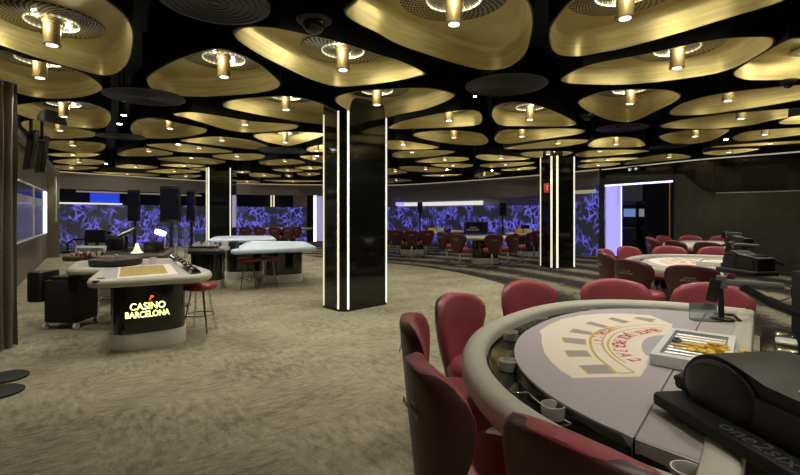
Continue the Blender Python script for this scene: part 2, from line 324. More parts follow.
# ---------------------------------------------------------------- ceiling recesses
# (description, lamp px or None, outline in photograph px)
R=[
("big gold recess filling the top corner by the curtain side, cut by the frame",(52,44),[(0,44),(38,57),(76,68),(106,74.5),(124,66),(131,48),(131,28),(121,13),(105,0),(90,-12),(50,-32),(-20,-30),(-60,5),(-40,30)]),
("large wide gold recess with a blunt left tip, beneath the round camera dome",(343,69),[(236.6,33),(248,27),(276,28),(306,34),(341,42),(377,54),(399.5,60.6),(423,72),(415,76),(400,79.5),(377,83),(341,86),(321,82),(296,72),(263,55.5),(241.7,41.7)]),
("big gold recess at the top edge centre, its whole lamp and perforated disc showing",(454,23),[(347,12.6),(354,4),(380,-15),(450,-30),(510,-20),(526,0),(531,15),(530,33),(524,53),(511,64.5),(496,69),(476,67.7),(445.5,59.4),(400,44),(377,31.5),(356.6,21.5)]),
("very large gold recess at the top edge, its side wall sweeping up to the right",(625,17),[(574,0),(561.6,12.6),(551.5,28),(551.5,43),(558,53),(577,55.5),(599.5,52),(625,47),(676,33),(726,17.7),(782,0),(800,-15),(760,-45),(680,-40),(610,-22)]),
("dim gold recess just below the big one in the top corner, cut by the frame",(40,77),[(0,50),(25,58),(50,63),(83,73),(101,86),(96,92),(76,97),(38,97),(0,87),(-25,75),(-25,58)]),
("gold recess shaped like a boat, second below the top corner recess",(64,116),[(11,108),(25,103.5),(50.5,101.5),(83,102),(103.5,108.6),(110,115),(108.6,122.7),(98.5,128),(63,125),(25,116.4)]),
("shallow bowl-shaped gold recess, third below the top corner recess",(60,130),[(21.5,122.7),(38,120),(76,127.8),(97,133),(88,137),(50.5,138),(30,131.6)]),
("flat slim gold recess, fourth below the top corner recess",(73,145),[(38,143),(63,140.4),(101,143),(104,148),(96,151.8),(76,152.5),(50.5,148)]),
(None,None,[(48,153.4),(76,152.9),(100,153.8),(86,156.8),(55.6,156)]),
(None,None,[(53,160.6),(76,158.4),(102,160.6),(101,164),(81,164.5),(60.6,163)]),
(None,None,[(52,165.5),(76,165.6),(98.5,167.7),(76,170),(53,168)]),
("rounded gold recess with a lamp ringed in bright beads, beside the dark round grille",(224,76),[(148,79.5),(161.6,68),(182,58),(215,49),(238,54),(258,64),(273,76),(279,83),(273,89),(250.5,93),(215,95.5),(200,96),(161.6,93.4)]),
("gold recess with a brown blunt end next to the two bright spotlights",(170,128),[(131,127.8),(137.6,120),(156.6,118),(177,122.7),(201,127.5),(206,130),(201,133.5),(177,137.5),(149,138),(136,135)]),
("long low gold recess ending just before the centre column's left edge",(245,124),[(174,114),(187,112),(200,112.6),(225,116.4),(250.5,120.7),(276,122.7),(296,124.7),(291,129),(255.6,132),(230,130),(200,121.5),(187,117.5)]),
("broad gold recess whose right tip overlaps the top of the centre column",(286,109),[(224,105),(233,99.7),(263,97),(288,96.5),(313.6,101),(331,108.6),(345,116.4),(340,122.7),(326,124),(301,121.5),(263,115),(233,109)]),
("triangular gold recess right in front of the centre column's top",(377,104),[(336,99.7),(346.5,93.4),(377,89.6),(425,88),(452,93.4),(448,99.7),(425,108.6),(400,113.6),(382,118),(364,116.7),(346.5,108.6)]),
("gold recess just right of the centre column, rising to a rounded right end",(449,120),[(389.5,128),(401,121.6),(425,116),(450,111.5),(464,110),(477,111),(481.5,116.3),(479,123.7),(464,126),(422,128)]),
("brownish gold recess right of the centre column, second one down",(454,137),[(413.7,135),(422,131.7),(449.5,130),(477,132.5),(484,135.5),(488,141.6),(478,145),(450.5,143.4),(425,139)]),
("gold recess with its full perforated disc showing, above the far column",(530,119),[(492.7,111),(497,105.8),(508,102.6),(527,102.6),(546,108),(562.6,115),(575.5,123),(564,125.8),(526,125.8),(501,124.7),(493.4,118)]),
("gold recess with a rounded left end, second one above the far column",(522,136),[(495.5,136.6),(503.5,130),(531,129),(561.6,128),(583,129.8),(577,134),(541.4,139),(508.6,143.4),(497,141.6)]),
("slim gold recess, third one above the far column",(558,143),[(506,147.3),(536,142.6),(561.6,139.5),(587,139.6),(580.5,143.4),(551.5,147.6),(513.6,149)]),
("dim gold recess whose rim touches the top of the far column",(548,154),[(521,152.8),(541.4,151),(571.7,151.6),(561.6,156),(541.4,157.4),(526,156)]),
("gold recess right against the centre column's right edge, third one down",(403,144),[(388,141),(401,140.4),(422,143.4),(439,147),(422,149),(389,148.7)]),
(None,(412,152),[(393.7,153),(405,150.8),(432.6,150),(454.7,151.5),(432.6,156),(397,157.5)]),
(None,None,[(415.8,161.6),(432.6,158),(451.6,156.6),(468,157.8),(464,160.5),(439,162.6)]),
(None,None,[(400,166.8),(418,166),(443,168.6),(451.6,169.8),(432.6,172),(407.4,170.6)]),
(None,None,[(431,164.4),(453.7,163.4),(473,164.7),(464,167.4),(443,166.8)]),
(None,None,[(387.6,168.3),(399,169.6),(407,172.6),(387.6,174.2)]),
(None,None,[(387.6,178.2),(400,178.6),(411,180.5),(387.6,182.8)]),
(None,None,[(422,175.2),(443,174.2),(462,174.4),(443,176.5)]),
(None,(501,158),[(476,157),(482.6,154.4),(512,156),(530,158.4),(512,160.2),(487,160.2)]),
(None,None,[(480.5,164.9),(501.6,162.6),(534,162),(522.6,165.2),(491,167.4)]),
(None,None,[(503,169),(534,166.6),(532,169.2),(508,170.8)]),
(None,None,[(477.4,173.4),(487,171.6),(501,173.8),(482.6,177.4),(475,177)]),
("wide bowl-shaped gold recess, unlit at its rim, near the small spy camera",(630,103),[(579,101.6),(591.6,95),(605,91.4),(625,89.6),(663,89.6),(679.5,94.7),(673,102),(654.7,111),(638,119),(625,121.6),(606,118.4),(587,110)]),
("small gold recess under the wide bowl-shaped one, with a bright ring",(616,144),[(588.4,145.8),(595.8,139.5),(612.6,136.7),(635.8,138),(645,145),(629.5,147),(602,147)]),
("slim gold recess above the lit doorway, second row from the wall",(600,151),[(577.5,153.4),(591.6,150.3),(623,149.4),(649,150.6),(629.5,153.6),(591.6,156.4),(578,156)]),
(None,None,[(580,161),(602,158),(643,157.4),(623,160.2),(591.6,162)]),
(None,None,[(578,165.6),(598,162.6),(620,163),(612,165.6),(585,167.5)]),
("gold recess nearest the wall above the lit doorway",(669,157),[(624,163.8),(640,158.2),(662,153.9),(682,154.2),(690,157.2),(671,159.8),(640,163)]),
("dull gold recess beside the single bright spotlight near the right wall",(695,136),[(659.5,136.9),(671,132.7),(692,129.9),(724,129.2),(728,131),(713,139.4),(692,143.6),(673,143)]),
(None,(729,152),[(703,153.2),(713,150.8),(744.8,148.4),(759,148.8),(744.8,152),(719.5,155)]),
("gold recess running off the frame just right of the single bright spotlight",(765,134),[(733,138),(744.8,132),(765.9,129.4),(800,127.2),(830,125.5),(838,131),(800,134.6),(776.4,137.6),(744.8,140.8)]),
(None,(770,143),[(711,147),(744.8,143.6),(800,140.4),(820,140.4),(800,142.8),(755,145.6)]),
("long gold recess tapering up to the right, third in from the right wall",(741,118),[(661.6,126),(675,121),(713,115.2),(755,111),(797.5,107.8),(830,106),(835,110),(776.4,119),(751,124.6),(713,128.2),(675,128)]),
("gold recess at the frame's edge with only its left end showing, low by the wall",(812,120),[(779.6,123),(787,118),(800,114.2),(850,105.6),(860,118),(800,123.6)]),
("long bright gold recess with a lamp, fourth in from the right wall",(728,100),[(671,113.7),(677.4,106.3),(692,100),(713,94.8),(744.8,90),(776,86.8),(800,84.6),(850,80.5),(860,88),(800,99.4),(755,107),(713,113),(688,114.8)]),
("very wide bright gold recess below the giant one at the top edge",(677,67),[(563,78),(577,69.4),(599.5,62),(638,55.2),(680,46),(701,41.7),(726,38),(764,36.6),(772.5,40.4),(764,50.5),(726,70),(676,79),(625,84),(582,83.5),(566.7,82)]),
("gold recess cut off by the frame's right side, with a beaded perforated disc",(822,70),[(734,73),(746.5,63),(761.6,54),(787,40),(800,38),(840,37),(850,60),(835,70),(800,78),(777,79.5),(746.5,79)]),
("flat gold recess between the long low one and the white far lights",(222,140),[(181,140.5),(201,137.2),(222,136.6),(249.5,140),(266.7,145.8),(262,149.2),(239,147.8),(205,143.8)]),
(None,(237,156),[(212.6,155.7),(222,154),(253.7,153.4),(264,155.7),(260,158.6),(243,160.2),(222,158.6)]),
(None,(199,148),[(147,144.4),(175,143.2),(200,146),(232,151),(213,152.8),(180,151.6),(160,148)]),
(None,(149,151),[(118.4,153),(132,148.8),(146,147.8),(160,150),(172,152.6),(168,155),(142.6,156),(121.6,155.5)]),
(None,(190,157),[(158,159),(174,156.8),(201,157.3),(224,161),(222,163),(211.6,164),(180,162)]),
(None,None,[(116,165.8),(132,164.2),(157,166.8),(149,168.6),(121.6,167.7)]),
(None,None,[(160,165),(180,163.6),(203,165.2),(198,166.8),(180,167)]),
(None,None,[(145.8,171),(170,168.8),(192,170),(200,171.8),(180,173.2),(160,172.6)]),
(None,None,[(92,171.6),(121.6,172.5),(157,174.2),(151,176),(111,173.8)]),
(None,None,[(168,176),(190,174.4),(201,176),(184,178.4)]),
(None,None,[(189.5,168.6),(207.4,167.6),(229,168),(222,170.2),(205,170.8)]),
("gold bowl-shaped recess just left of the centre column, half way down the ceiling",(285,142),[(254,135),(271,132.6),(296,131.6),(322,133.3),(318,137.4),(292,145.2),(281.6,144.6),(262.6,140.5)]),
(None,(318,154),[(306.8,149),(313,146),(324.7,145),(325,151),(311,151.6)]),
(None,None,[(300,156.6),(306.8,155.4),(325,156),(325,162.3),(313,160.6)]),
(None,(285,161),[(259.4,162.4),(271,160),(292,159),(304.8,162.4),(292,164.2),(268,165)]),
(None,None,[(295,168),(309,165.9),(325,167.2),(313,169.6)]),
(None,None,[(272,169.4),(288,168.5),(303,170.4),(288,172)]),
(None,None,[(251,173),(266.8,173.3),(281,176),(271,177),(252,176.4)]),
(None,None,[(284.7,175),(289,174.2),(293,176),(289,177.6)]),
(None,None,[(297,173.4),(313,172.2),(320.6,173.8),(307,176.2)]),
(None,None,[(263.6,180.2),(292,179.8),(324,181),(292,182.2)]),
(None,None,[(232.6,172),(243,170.6),(250,171.6),(243,173.4)]),
(None,None,[(233,180.7),(250,180.2),(260,182),(245,182.6)]),
]
# more recesses behind the camera, out of the frame, lighting the near table
extra=[(-1.2,-.9),(1.3,.3),(3.4,.6),(.3,-1.7),(2.2,1.9)]
holes=[]
def poly_world(pts,z=H):
    q=[Vector(P(p[0],p[1],z)[:2]) for p in spline([(a,b) for a,b in pts],4)]
    A=sum(q[i].x*q[(i+1)%len(q)].y-q[(i+1)%len(q)].x*q[i].y for i in range(len(q)))
    return q if A>0 else q[::-1]
def zone(c):
    D=c.y
    if c.x<-3.5: s='over the roulette tables'
    elif c.x<-.9: s='left of the centre column'
    elif c.x<3.2: s='between the two columns'
    else: s='by the right wall'
    return ('distant gold ceiling light recess in the crowded rows '+s, 'far gold recesses '+s)
rec_lights=[]
def recess(desc,lamp,poly):
    n=len(poly); c=sum(poly,Vector((0,0)))/n
    A=sum(poly[i].x*poly[(i+1)%n].y-poly[(i+1)%n].x*poly[i].y for i in range(n))
    if A<0: poly=poly[::-1]
    if lamp is None: lp=c
    else: lp=lamp
    if desc: lab,grp='Ceiling: '+desc,None; lab=desc
    else: lab,grp=zone(c)
    t=thing('ceiling_light_recess',lab,'ceiling light',(lp.x,lp.y,H),0,grp or 'gold ceiling light recesses')
    loc=[p-lp for p in poly]; cc=c-lp
    def ring(s,z): return [(cc.x+(p.x-cc.x)*s,cc.y+(p.y-cc.y)*s,z) for p in loc]
    sz=max(.3,min(1.2,math.sqrt(abs(A)/2)))
    k=.035/sz*1.0
    b=MB(); b.loft([ring(1.012,-.006),ring(1,-.006),ring(1,.03),ring(1-.5*k,.10),ring(1-1.1*k,.165),ring(1-2.0*k,.20),ring(1-3.2*k,.218),ring(1-5*k,.225)],caps=(False,True))
    b.build('gold_liner',M['gold'],t,ang=60)
    b=MB(); b.loft([ring(1.012,-.006),ring(1.03,.0),ring(1.03,.25),ring(1.0,HT-H)],caps=(False,False)); b.build('outer_shell',M['shell'],t,ang=60)
    md=min(min((Vector(p)).length for p in loc),9)
    # distance to edge, robust
    r=max(.12,min(.46,md*.88))
    d=MB(); d.lathe([(r,.222),(r,.208),(r*.98,.205),(.03,.205)],32)
    d.build('perforated_disc',M['perf'],t,ang=30)
    q=MB(); rr=r*.50
    q.tube([(rr*math.cos(a*PI/12),rr*math.sin(a*PI/12),.197) for a in range(24)],.008,6,True); q.build('ring_glint',M['ring'],t)  # emissive torus imitating the reflected ring, not a fitted lamp
    l=MB(); l.lathe([(.082,.205),(.082,.19),(.070,.185),(.070,.012),(.076,.008),(.076,-.012)],24); lo=l.build('lamp_body',M['lamp'],t)
    e=MB(); e.lathe([(.045,-.012),(.045,-.016)],20); eo=e.build('lens',M['lens'],lo)
    return t,lp
for desc,lamp,pts in R:
    poly=poly_world(pts)
    lp=Vector(P(lamp[0],lamp[1],H)[:2]) if lamp else None
    # a lamp must hang inside its own opening
    c=sum(poly,Vector((0,0)))/len(poly)
    if lp is None: lp=c
    def inside(q,pl):
        r=False;n=len(pl)
        for i in range(n):
            a,b=pl[i],pl[(i+1)%n]
            if (a.y>q.y)!=(b.y>q.y) and q.x<(b.x-a.x)*(q.y-a.y)/(b.y-a.y)+a.x: r=not r
        return r
    md=lambda q:min((p-q).length for p in poly)
    for _ in range(20):
        if inside(lp,poly) and md(lp)>.22: break
        lp=lp*.9+c*.1
    holes.append(poly); t,lp=recess(desc,lp,poly); rec_lights.append(lp)
for i,(x,y) in enumerate(extra):
    poly=[Vector((x+.75*math.cos(a*PI/12)*(1+.15*math.sin(2*a*PI/12+i)),y+.55*math.sin(a*PI/12))) for a in range(24)]
    holes.append(poly); t,lp=recess('gold ceiling recess behind the viewpoint, hanging over the near end of the room',Vector((x,y)),poly); rec_lights.append(lp)
# lamps' light
ld=bpy.data.lights.new('lamp_light','SPOT'); ld.energy=80; ld.color=(1,.945,.79); ld.spot_size=math.radians(104); ld.spot_blend=.6; ld.shadow_soft_size=.05
ld2=ld.copy(); ld2.energy=42
for lp in rec_lights:
    o=bpy.data.objects.new('lamp_light',ld2 if (lp.y>10.5 and lp.x>-2) else ld); C.objects.link(o); o.location=(lp.x,lp.y,H-.03)
gl=bpy.data.lights.new('recess_fill_light','POINT'); gl.energy=3.8; gl.color=(1,.92,.66); gl.shadow_soft_size=.02  # added fill lights that brighten the gold liners, no fitting holds them
for lp in rec_lights:
    for dx in (-.115,.115):
        o=bpy.data.objects.new('recess_fill_light',gl); C.objects.link(o); o.location=(lp.x+dx*.3,lp.y+dx*1.5,H+.175)

# high black ceiling above the hung shells
b=MB(); b.box((-1,13,HT+.03),(30,36,.05)); struct(b.build('ceiling',M['ceil'],smooth=False))

# ceiling fittings
def fitting(name,px,py,label,cat,fn,group=None,**k):
    p=P(px,py,H); t=thing(name,label,cat,(p.x,p.y,H),0,group); fn(t,**k)
    b=MB(); b.tube([(0,0,-.004),(0,0,HT-H)],.03 if 'r' in k else .012,10); b.build('suspension_pipe',M['shell'],t); return t
def grille(t,r):
    b=MB(); b.lathe([(r*.96,.0),(r,-.004),(r,-.02),(r*.95,-.026),(.02,-.026)],32); b.build('rim_plate',M['black'],t)
    b=MB(); 
    for k in range(1,8): b.tube([(r*.92*k/7.5*math.cos(a*PI/12),r*.92*k/7.5*math.sin(a*PI/12),-.028) for a in range(24)],.004,5,True)
    b.build('grille_rings',mat('grille_dark_grey',(.022,.022,.024),.6),t)
for px,py,r,lb in [(506,84,.5,'dark round speaker grille below the big top-centre gold recess'),(145,96,.5,'dark round speaker grille above the pair of bright spotlights'),(121,136,.45,'dark round speaker grille below the pair of bright spotlights'),
    (622,127,.45,'bluish round grille beneath the wide bowl-shaped gold recess'),(215,0,.4,'round ceiling grille cut by the top edge of the view'),(283,150,.6,'blue-grey round grille left of the centre column'),(668,146,.4,'small dark round grille near the right wall')]:
    fitting('ceiling_speaker',px,py,lb,'ceiling speaker',grille,'round ceiling grilles',r=r)
def spotl(t,s=1):
    b=MB(); b.lathe([(.05,0),(.05,-.05),(.04,-.05)],16); o=b.build('housing',M['black'],t)
    b=MB(); b.lathe([(.036*s,-.05),(.036*s,-.056)],16); b.build('lens',M['spot'],t)
for px,py,lb in [(124,112,'upper of the two bright spotlights between gold recesses'),(119.5,121,'lower of the two bright spotlights between gold recesses'),(178,142,'bright spotlight over the left gaming tables'),(106.5,162,'small bright spotlight far over the roulette tables'),
    (317,154,'bright spotlight just left of the centre column'),(726,137,'single bright spotlight near the right wall'),(447,168,'small bright spotlight far right of the centre column'),(492,169,'starry bright spotlight left of the far column'),(475,92.5,'tiny spotlight beside the dark round grille')]:
    fitting('ceiling_spotlight',px,py,lb,'spotlight',spotl,'bright ceiling spotlights',s=(.45 if px==475 else 1))
def dome(t,r):
    b=MB(); b.lathe([(r*1.6,0),(r*1.6,-.03),(r*1.3,-.05),(r,-.05)],24); b.build('housing',M['black'],t)
    b=MB(); b.lathe([(r*math.cos(a*PI/16),-.05-r*math.sin(a*PI/16)) for a in range(8)]+[(.005,-.05-r)],24); b.build('dome',M['gloss'],t)
fitting('dome_camera',314,17,'glossy black dome camera on the ceiling above the wide gold recess','camera',dome,r=.09)
fitting('dome_camera',587,114,'small dome camera on the black ceiling left of the bowl-shaped recess','camera',dome,r=.06)
fitting('dome_camera',788,80,'little black camera on the ceiling near the frame edge','camera',dome,r=.05)

# ---------------------------------------------------------------- room shell
b=MB(); b.box((-1,13,-.05),(30,36,.1)); struct(b.build('floor',M['floor'],smooth=False))
dk=[(-9,25),(-5.5,19),(-3.2,16),(0,13.4),(1.33,11.8),(2.08,10.07),(2.3,9.1),(2.6,7.9),(3.2,6.7),(4.3,5.6),(6,5.0),(13.5,4.6),(13.5,29),(-9,29)]
dks=[tuple(v) for v in spline(dk[:12],6,False)]+[(13.5,29),(-9,29)]
b=MB(); b.prism(dks,.0,.003); struct(b.build('floor_dark_carpet',M['floord'],smooth=False))

# back curve of the room: (px, ceiling py) -> distance
arc=[(-12.9,15.2),(-12.8,16.7),(-9.8,21),(-7.8,23.5),(-4,24.5),(0,24.5),(4.44,20),(7.1,16),(8.57,13.1),(10.1,11.3),(11.2,9.2),(11.8,6),(12,0),(12,-3.5)]
arcs=[Vector(v) for v in spline(arc,8,False)]
def pxof(v): return 400+F*v.x/v.y if v.y>.3 else 5000
def off(i,d):
    a=arcs[max(0,i-1)];c=arcs[min(len(arcs)-1,i+1)]; t=(c-a).normalized(); n=Vector((-t.y,t.x)); return arcs[i]+n*d
def wall_strip(name,p0,p1,z0,z1,m,d=0,th=.06,uv=False,edge=None):
    # runs along the curve between image columns, z0/z1 may be functions of px
    ids=[i for i in range(len(arcs)) if p0<=pxof(arcs[i])<=p1]
    pts=[(off(i,d),off(i,d+th),pxof(arcs[i])) for i in ids]
    # exact ends
    def endpt(pp):
        for i in range(len(arcs)-1):
            a,c=pxof(arcs[i]),pxof(arcs[i+1])
            if a<=pp<c:
                f=(pp-a)/(c-a); return (off(i,d).lerp(off(i+1,d),f),off(i,d+th).lerp(off(i+1,d+th),f),pp)
        return None
    e0,e1=endpt(p0),endpt(p1)
    if e0: pts=[e0]+pts
    if e1: pts=pts+[e1]
    # densify
    q=[]
    for a,c in zip(pts,pts[1:]):
        for k in range(4): f=k/4; q.append((a[0].lerp(c[0],f),a[1].lerp(c[1],f),a[2]+(c[2]-a[2])*f))
    q.append(pts[-1])
    fz0=z0 if callable(z0) else (lambda p:z0); fz1=z1 if callable(z1) else (lambda p:z1)
    rings=[[(a.x,a.y,fz0(p)),(a.x,a.y,fz1(p)),(c.x,c.y,fz1(p)),(c.x,c.y,fz0(p))] for a,c,p in q]
    b=MB(); b.loft(rings)
    o=b.build(name,m,smooth=False)
    if uv:
        me=o.data; ul=me.uv_layers.new(name='UVMap'); cum=[0]
        for a,c in zip(q,q[1:]): cum.append(cum[-1]+(c[0]-a[0]).length)
        for poly in me.polygons:
            for li in poly.loop_indices:
                vi=me.loops[li].vertex_index; ul.data[li].uv=(cum[vi//4],me.vertices[vi].co.z)
    return struct(o)
# fascia under the ceiling
wall_strip('wall_fascia_left',40,400,lambda p:2.45 if p<200 else 2.5,H,M['fascia'],-.05)
wall_strip('wall_fascia_back',400,600,lambda p:2.2 if p<520 else 2.2+(p-520)/80*.35,H,M['fascia'],-.05)
wall_strip('wall_fascia_right',600,5200,lambda p:2.6 if p<674 else 1.95,H,M['fasciad'],.12)
wall_strip('trim_1',40,600,H-.035,H-.005,mat('ceiling_edge_glow',(1,.9,.7),.5,emit=(1,.83,.5),es=.35),-.08,.03)
wall_strip('trim_2',600,5200,H-.035,H-.005,mat('ceiling_edge_gleam',(1,.9,.7),.5,emit=(1,.9,.7),es=.4),.09,.015)
wall_strip('wall_upper',40,5200,H-.002,HT+.02,M['blackm'],-.03)
# violet leaf panels
wall_strip('wall_leaf_left',53,307,0,lambda p:1.88,M['leaf'],0,uv=True)
wall_strip('wall_leaf_back',386,572,0,lambda p:1.87 if p<540 else 1.9,M['leaf'],0,uv=True)
wall_strip('wall_leaf_right',572,599,0,lambda p:1.95+max(0,(p-578))/21*.65,M['leaf'],0,uv=True)
wall_strip('wall_dark_beside_leaf',599,605,0,2.75,M['stone'],0)
wall_strip('wall_dark_corner',307,314,0,lambda p:2.5,M['blackm'],0)
# shelf niche behind the panels
wall_strip('wall_niche_left',40,312,1.8,2.6,M['blackm'],.9)
wall_strip('wall_niche_back',386,605,1.8,2.6,M['fascia'],.7)
wall_strip('trim_3',97,126,1.95,2.4,M['bluelit'],.6)
wall_strip('trim_4',62,126,1.86,1.95,M['whitelit'],.35)
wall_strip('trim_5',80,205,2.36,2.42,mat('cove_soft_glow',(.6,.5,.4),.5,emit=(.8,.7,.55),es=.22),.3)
wall_strip('trim_6',397,481,1.93,2.12,M['whitelit'],.1)
wall_strip('trim_7',395.5,404,1.95,2.14,M['violet'],.04)
wall_strip('trim_reflection',572,596,2.25,2.38,mat('reflected_strip',(.5,.5,.3),.5,emit=(.75,.72,.4),es=.35),-.02)  # painted reflection: faint emissive strip on the wall
wall_strip('wall_beige_panel',293,310,1.85,2.55,M['beige'],.5)
for p in (271,273.5): wall_strip('trim_9',p,p+1.3,1.85,2.55,M['led'],.45)
wall_strip('trim_10',182,184,1.85,2.62,M['led'],.3)
# far lit doorway by the centre column
wall_strip('trim_11',313.5,316.5,0,2.55,M['violetw'],-.02,.05)
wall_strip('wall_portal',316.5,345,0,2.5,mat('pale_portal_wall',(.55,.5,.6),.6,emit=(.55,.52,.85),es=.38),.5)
wall_strip('wall_behind_column',330,388,0,2.6,M['fascia'],.6)
wall_strip('trim_12',313,330,2.5,2.56,M['blackm'],-.02)
# right dark textured wall around the doorway
def topz(p):
    if p<683: return 2.80-.10*(p-605)/78
    if p<716:
        f=(p-683)/33; return 2.70-.62*math.sin(f*PI/2)
    return 2.08
wall_strip('wall_right_panel',673,1400,0,topz,M['stone'],0)
wall_strip('wall_right_header',605,673,2.52,topz,M['stone'],0)
wall_strip('trim_13',605,673,2.47,2.52,M['violetw'],-.01,.08)
wall_strip('trim_14',716,1400,2.08,2.10,M['steel'],-.01,.08)
wall_strip('wall_right_rear',1300,5200,0,1.99,M['stone'],.0)
for px in (712,741,768,800,842): 
    wall_strip('trim_15',px,px+.6,2.1,H,M['black'],.11,.02)
# passage behind the doorway
def onarc(pp,d=0):
    for i in range(len(arcs)-1):
        a,c=pxof(arcs[i]),pxof(arcs[i+1])
        if a<=pp<c: f=(pp-a)/(c-a); return off(i,d).lerp(off(i+1,d),f)
A0=onarc(605);A1=onarc(605,.95);B0=onarc(673);B1=onarc(673,.95)
nrm=(A1-A0).normalized()
def vpanel(name,a,c,z0,z1,m,th=.04,kind=True,parent=None):
    a=Vector(a[:2]);c=Vector(c[:2]); t=(c-a).normalized(); n=Vector((-t.y,t.x))*th
    b=MB(); b.prism([(a.x,a.y),(c.x,c.y),(c.x+n.x,c.y+n.y),(a.x+n.x,a.y+n.y)],z0,z1)
    o=b.build(name,m,parent,smooth=False)
    if kind and not parent: struct(o)
    return o
vpanel('wall_doorway_lit_jamb',A0,A1,0,2.5,M['violet'])
vpanel('trim_16',A1-nrm*.06,A1,0,2.5,M['violetw'],.05)
vpanel('trim_17',A0,A0+nrm*.03,0,2.5,M['violetw'],.05)
E0=A1+nrm*4.2;E1=B1+nrm*4.2+(B0-A0)*.3
vpanel('wall_passage_back',E0-(B0-A0)*.8,E1,0,3,M['blackm'])
vpanel('wall_passage_side',B0+(B0-A0)*.02,B0+nrm*5.3,0,3,M['blackm'])
# door leaf
ta=onarc(636,.4); tb=onarc(670,.1)
vpanel('door_1',ta,tb,.01,2.46,mat('matt_black_door',(.005,.005,.005),.95,spec=.1),.05)
vpanel('trim_18',onarc(668.6,.02),onarc(669.8,.02),0,2.46,M['copper'],.04)
# slot machine glow in the passage
def slot(px,D,label,c):
    p=W(px,D,z=0); t=thing('slot_machine',label,'slot machine',(p.x,p.y,0),-.6,'slot machines in the passage')
    b=MB(); b.rbox((0,0,.5),(.6,.6,1.0),.04); b.rbox((0,.08,1.45),(.6,.4,.9),.04); b.build('cabinet',M['black'],t)
    b=MB(); b.box((0,-.13,1.55),(.42,.02,.32)); b.build('screen',c,t)
    b=MB(); b.box((0,-.32,.95),(.5,.14,.05)); b.build('button_deck',M['grey'],t)
    b=MB(); b.box((0,-.13,1.95),(.5,.03,.16)); b.build('topper',M['grey'],t)
slot(630,18.2,'slot machine with a pale blue screen just inside the lit doorway',mat('slot_screen_blue',(.2,.3,.6),.4,emit=(.3,.5,.9),es=.4))
slot(641,18.6,'slot machine with a whitish screen farther into the doorway',mat('slot_screen_white',(.4,.4,.5),.4,emit=(.6,.65,.7),es=.3))

# left side wall with windows
LW0=Vector((-5.6,6.0)); LW1=Vector((-12.4,16.2))
def lw(px):
    d=LW1-LW0; k=(px-400)/F; t=(k*LW0.y-LW0.x)/(d.x-k*d.y); return LW0+d*t
vpanel('wall_left',Vector((-4.9,4.9)),Vector((-12.9,16.6)),0,HT,M['lwall'],.1)
nL=Vector((.83,.56))*.03
t=struct(thing('window_1',None,None,(0,0,0)))
a,c=lw(8)+nL,lw(44)+nL
vpanel('window_glass',a,c,.97,1.75,M['glass'],.02,False,t); vpanel('window_band',a,c,1.75,1.9,M['glassl'],.02,False,t); vpanel('window_dark_band',a,c,1.9,2.13,M['screen'],.02,False,t)
n2=nL*.5
for z in (.93,2.13): vpanel('window_frame',a+n2,c+n2,z,z+.04,M['white'],.03,False,t)
for px in (31.5,):
    vpanel('window_mullion',lw(px)+nL*1.6,lw(px+.7)+nL*1.6,.95,2.15,M['steel'],.03,False,t)
vpanel('window_light_edge',lw(42)+nL*1.6,lw(45)+nL*1.6,.95,2.14,M['ledc'],.03,False,t)
# pilaster by the leaf wall
p=W(51,15.6,z=0); b=MB(); b.box((p.x,p.y,H/2),(.45,.35,H),.6); o=b.build('wall_pilaster',M['curtain'],smooth=False); struct(o)
b=MB(); 
p=W(55.5,15.1,z=0); b.box((p.x,p.y,2.0),(.05,.05,1.5)); struct(b.build('trim_19',M['steel'],smooth=False))
# bright soffit streak on the left, black soffit
vpanel('trim_20',lw(2)+nL*3,lw(52)+nL*3,2.95,3.09,M['fascia'],.12)
# rear and near side walls (behind the viewpoint)
b=MB(); b.box((-.5,-3.4,HT/2),(26,.1,HT)); struct(b.build('wall_rear',M['lwall'],smooth=False))
vpanel('wall_left_near',Vector((-4.4,-3.4)),Vector((-4.9,4.9)),0,HT,M['lwall'],.1)

# curtain
t=thing('curtain','tall grey-brown pleated curtain hanging at the left edge of the room','curtain',(0,0,0))
ca=Vector((-4.62,4.2));cb=Vector((-4.35,5.1)); n=110; rings=[]
d=(cb-ca); dn=d.normalized(); nn=Vector((dn.y,-dn.x))
for s_,o_ in ((0,0),):
    top=[];bot=[]
    fr=[]
    for i in range(n+1):
        f=i/n; w=.075*math.sin(f*2*PI*9)+.02*math.sin(f*2*PI*17+1)
        p=ca+d*f+nn*w; fr.append(p)
    back=[p-nn*.02 for p in fr][::-1]
    pl=fr+back
    b=MB(); b.loft([[(q.x+(.01*math.sin(k*2+j*.3)),q.y,z) for j,q in enumerate(pl)] for k,z in enumerate((.02,.6,1.4,2.2,2.95))])
    b.build('fabric',M['curtain'],t,ang=80)
b=MB(); b.tube([(ca.x,ca.y,2.97),(cb.x,cb.y,2.97)],.02); b.build('rail',M['black'],t)

# hanging monitors, edge-on
for px,D,lb in ((32,7.6,'nearer of two slim black monitors hung from the ceiling by the windows'),(43,8.2,'farther of two slim black monitors hung from the ceiling by the windows')):
    p=W(px-1,D,z=0); t=thing('hanging_monitor',lb,'monitor',(p.x,p.y,0),.95,'hung monitors by the windows')
    b=MB(); b.rbox((0,0,2.58),(.07,.36,.66),.02,M=Matrix.Rotation(.12,4,'Y')); b.build('housing',M['black'],t)
    b=MB(); b.tube([(0,0,2.85),(0,0,HT)],.025); b.build('ceiling_mount',M['black'],t)
    b=MB(); b.box((-.037,0,2.58),(.004,.32,.58),M=Matrix.Rotation(.12,4,'Y')); b.build('screen',M['screen'],t)

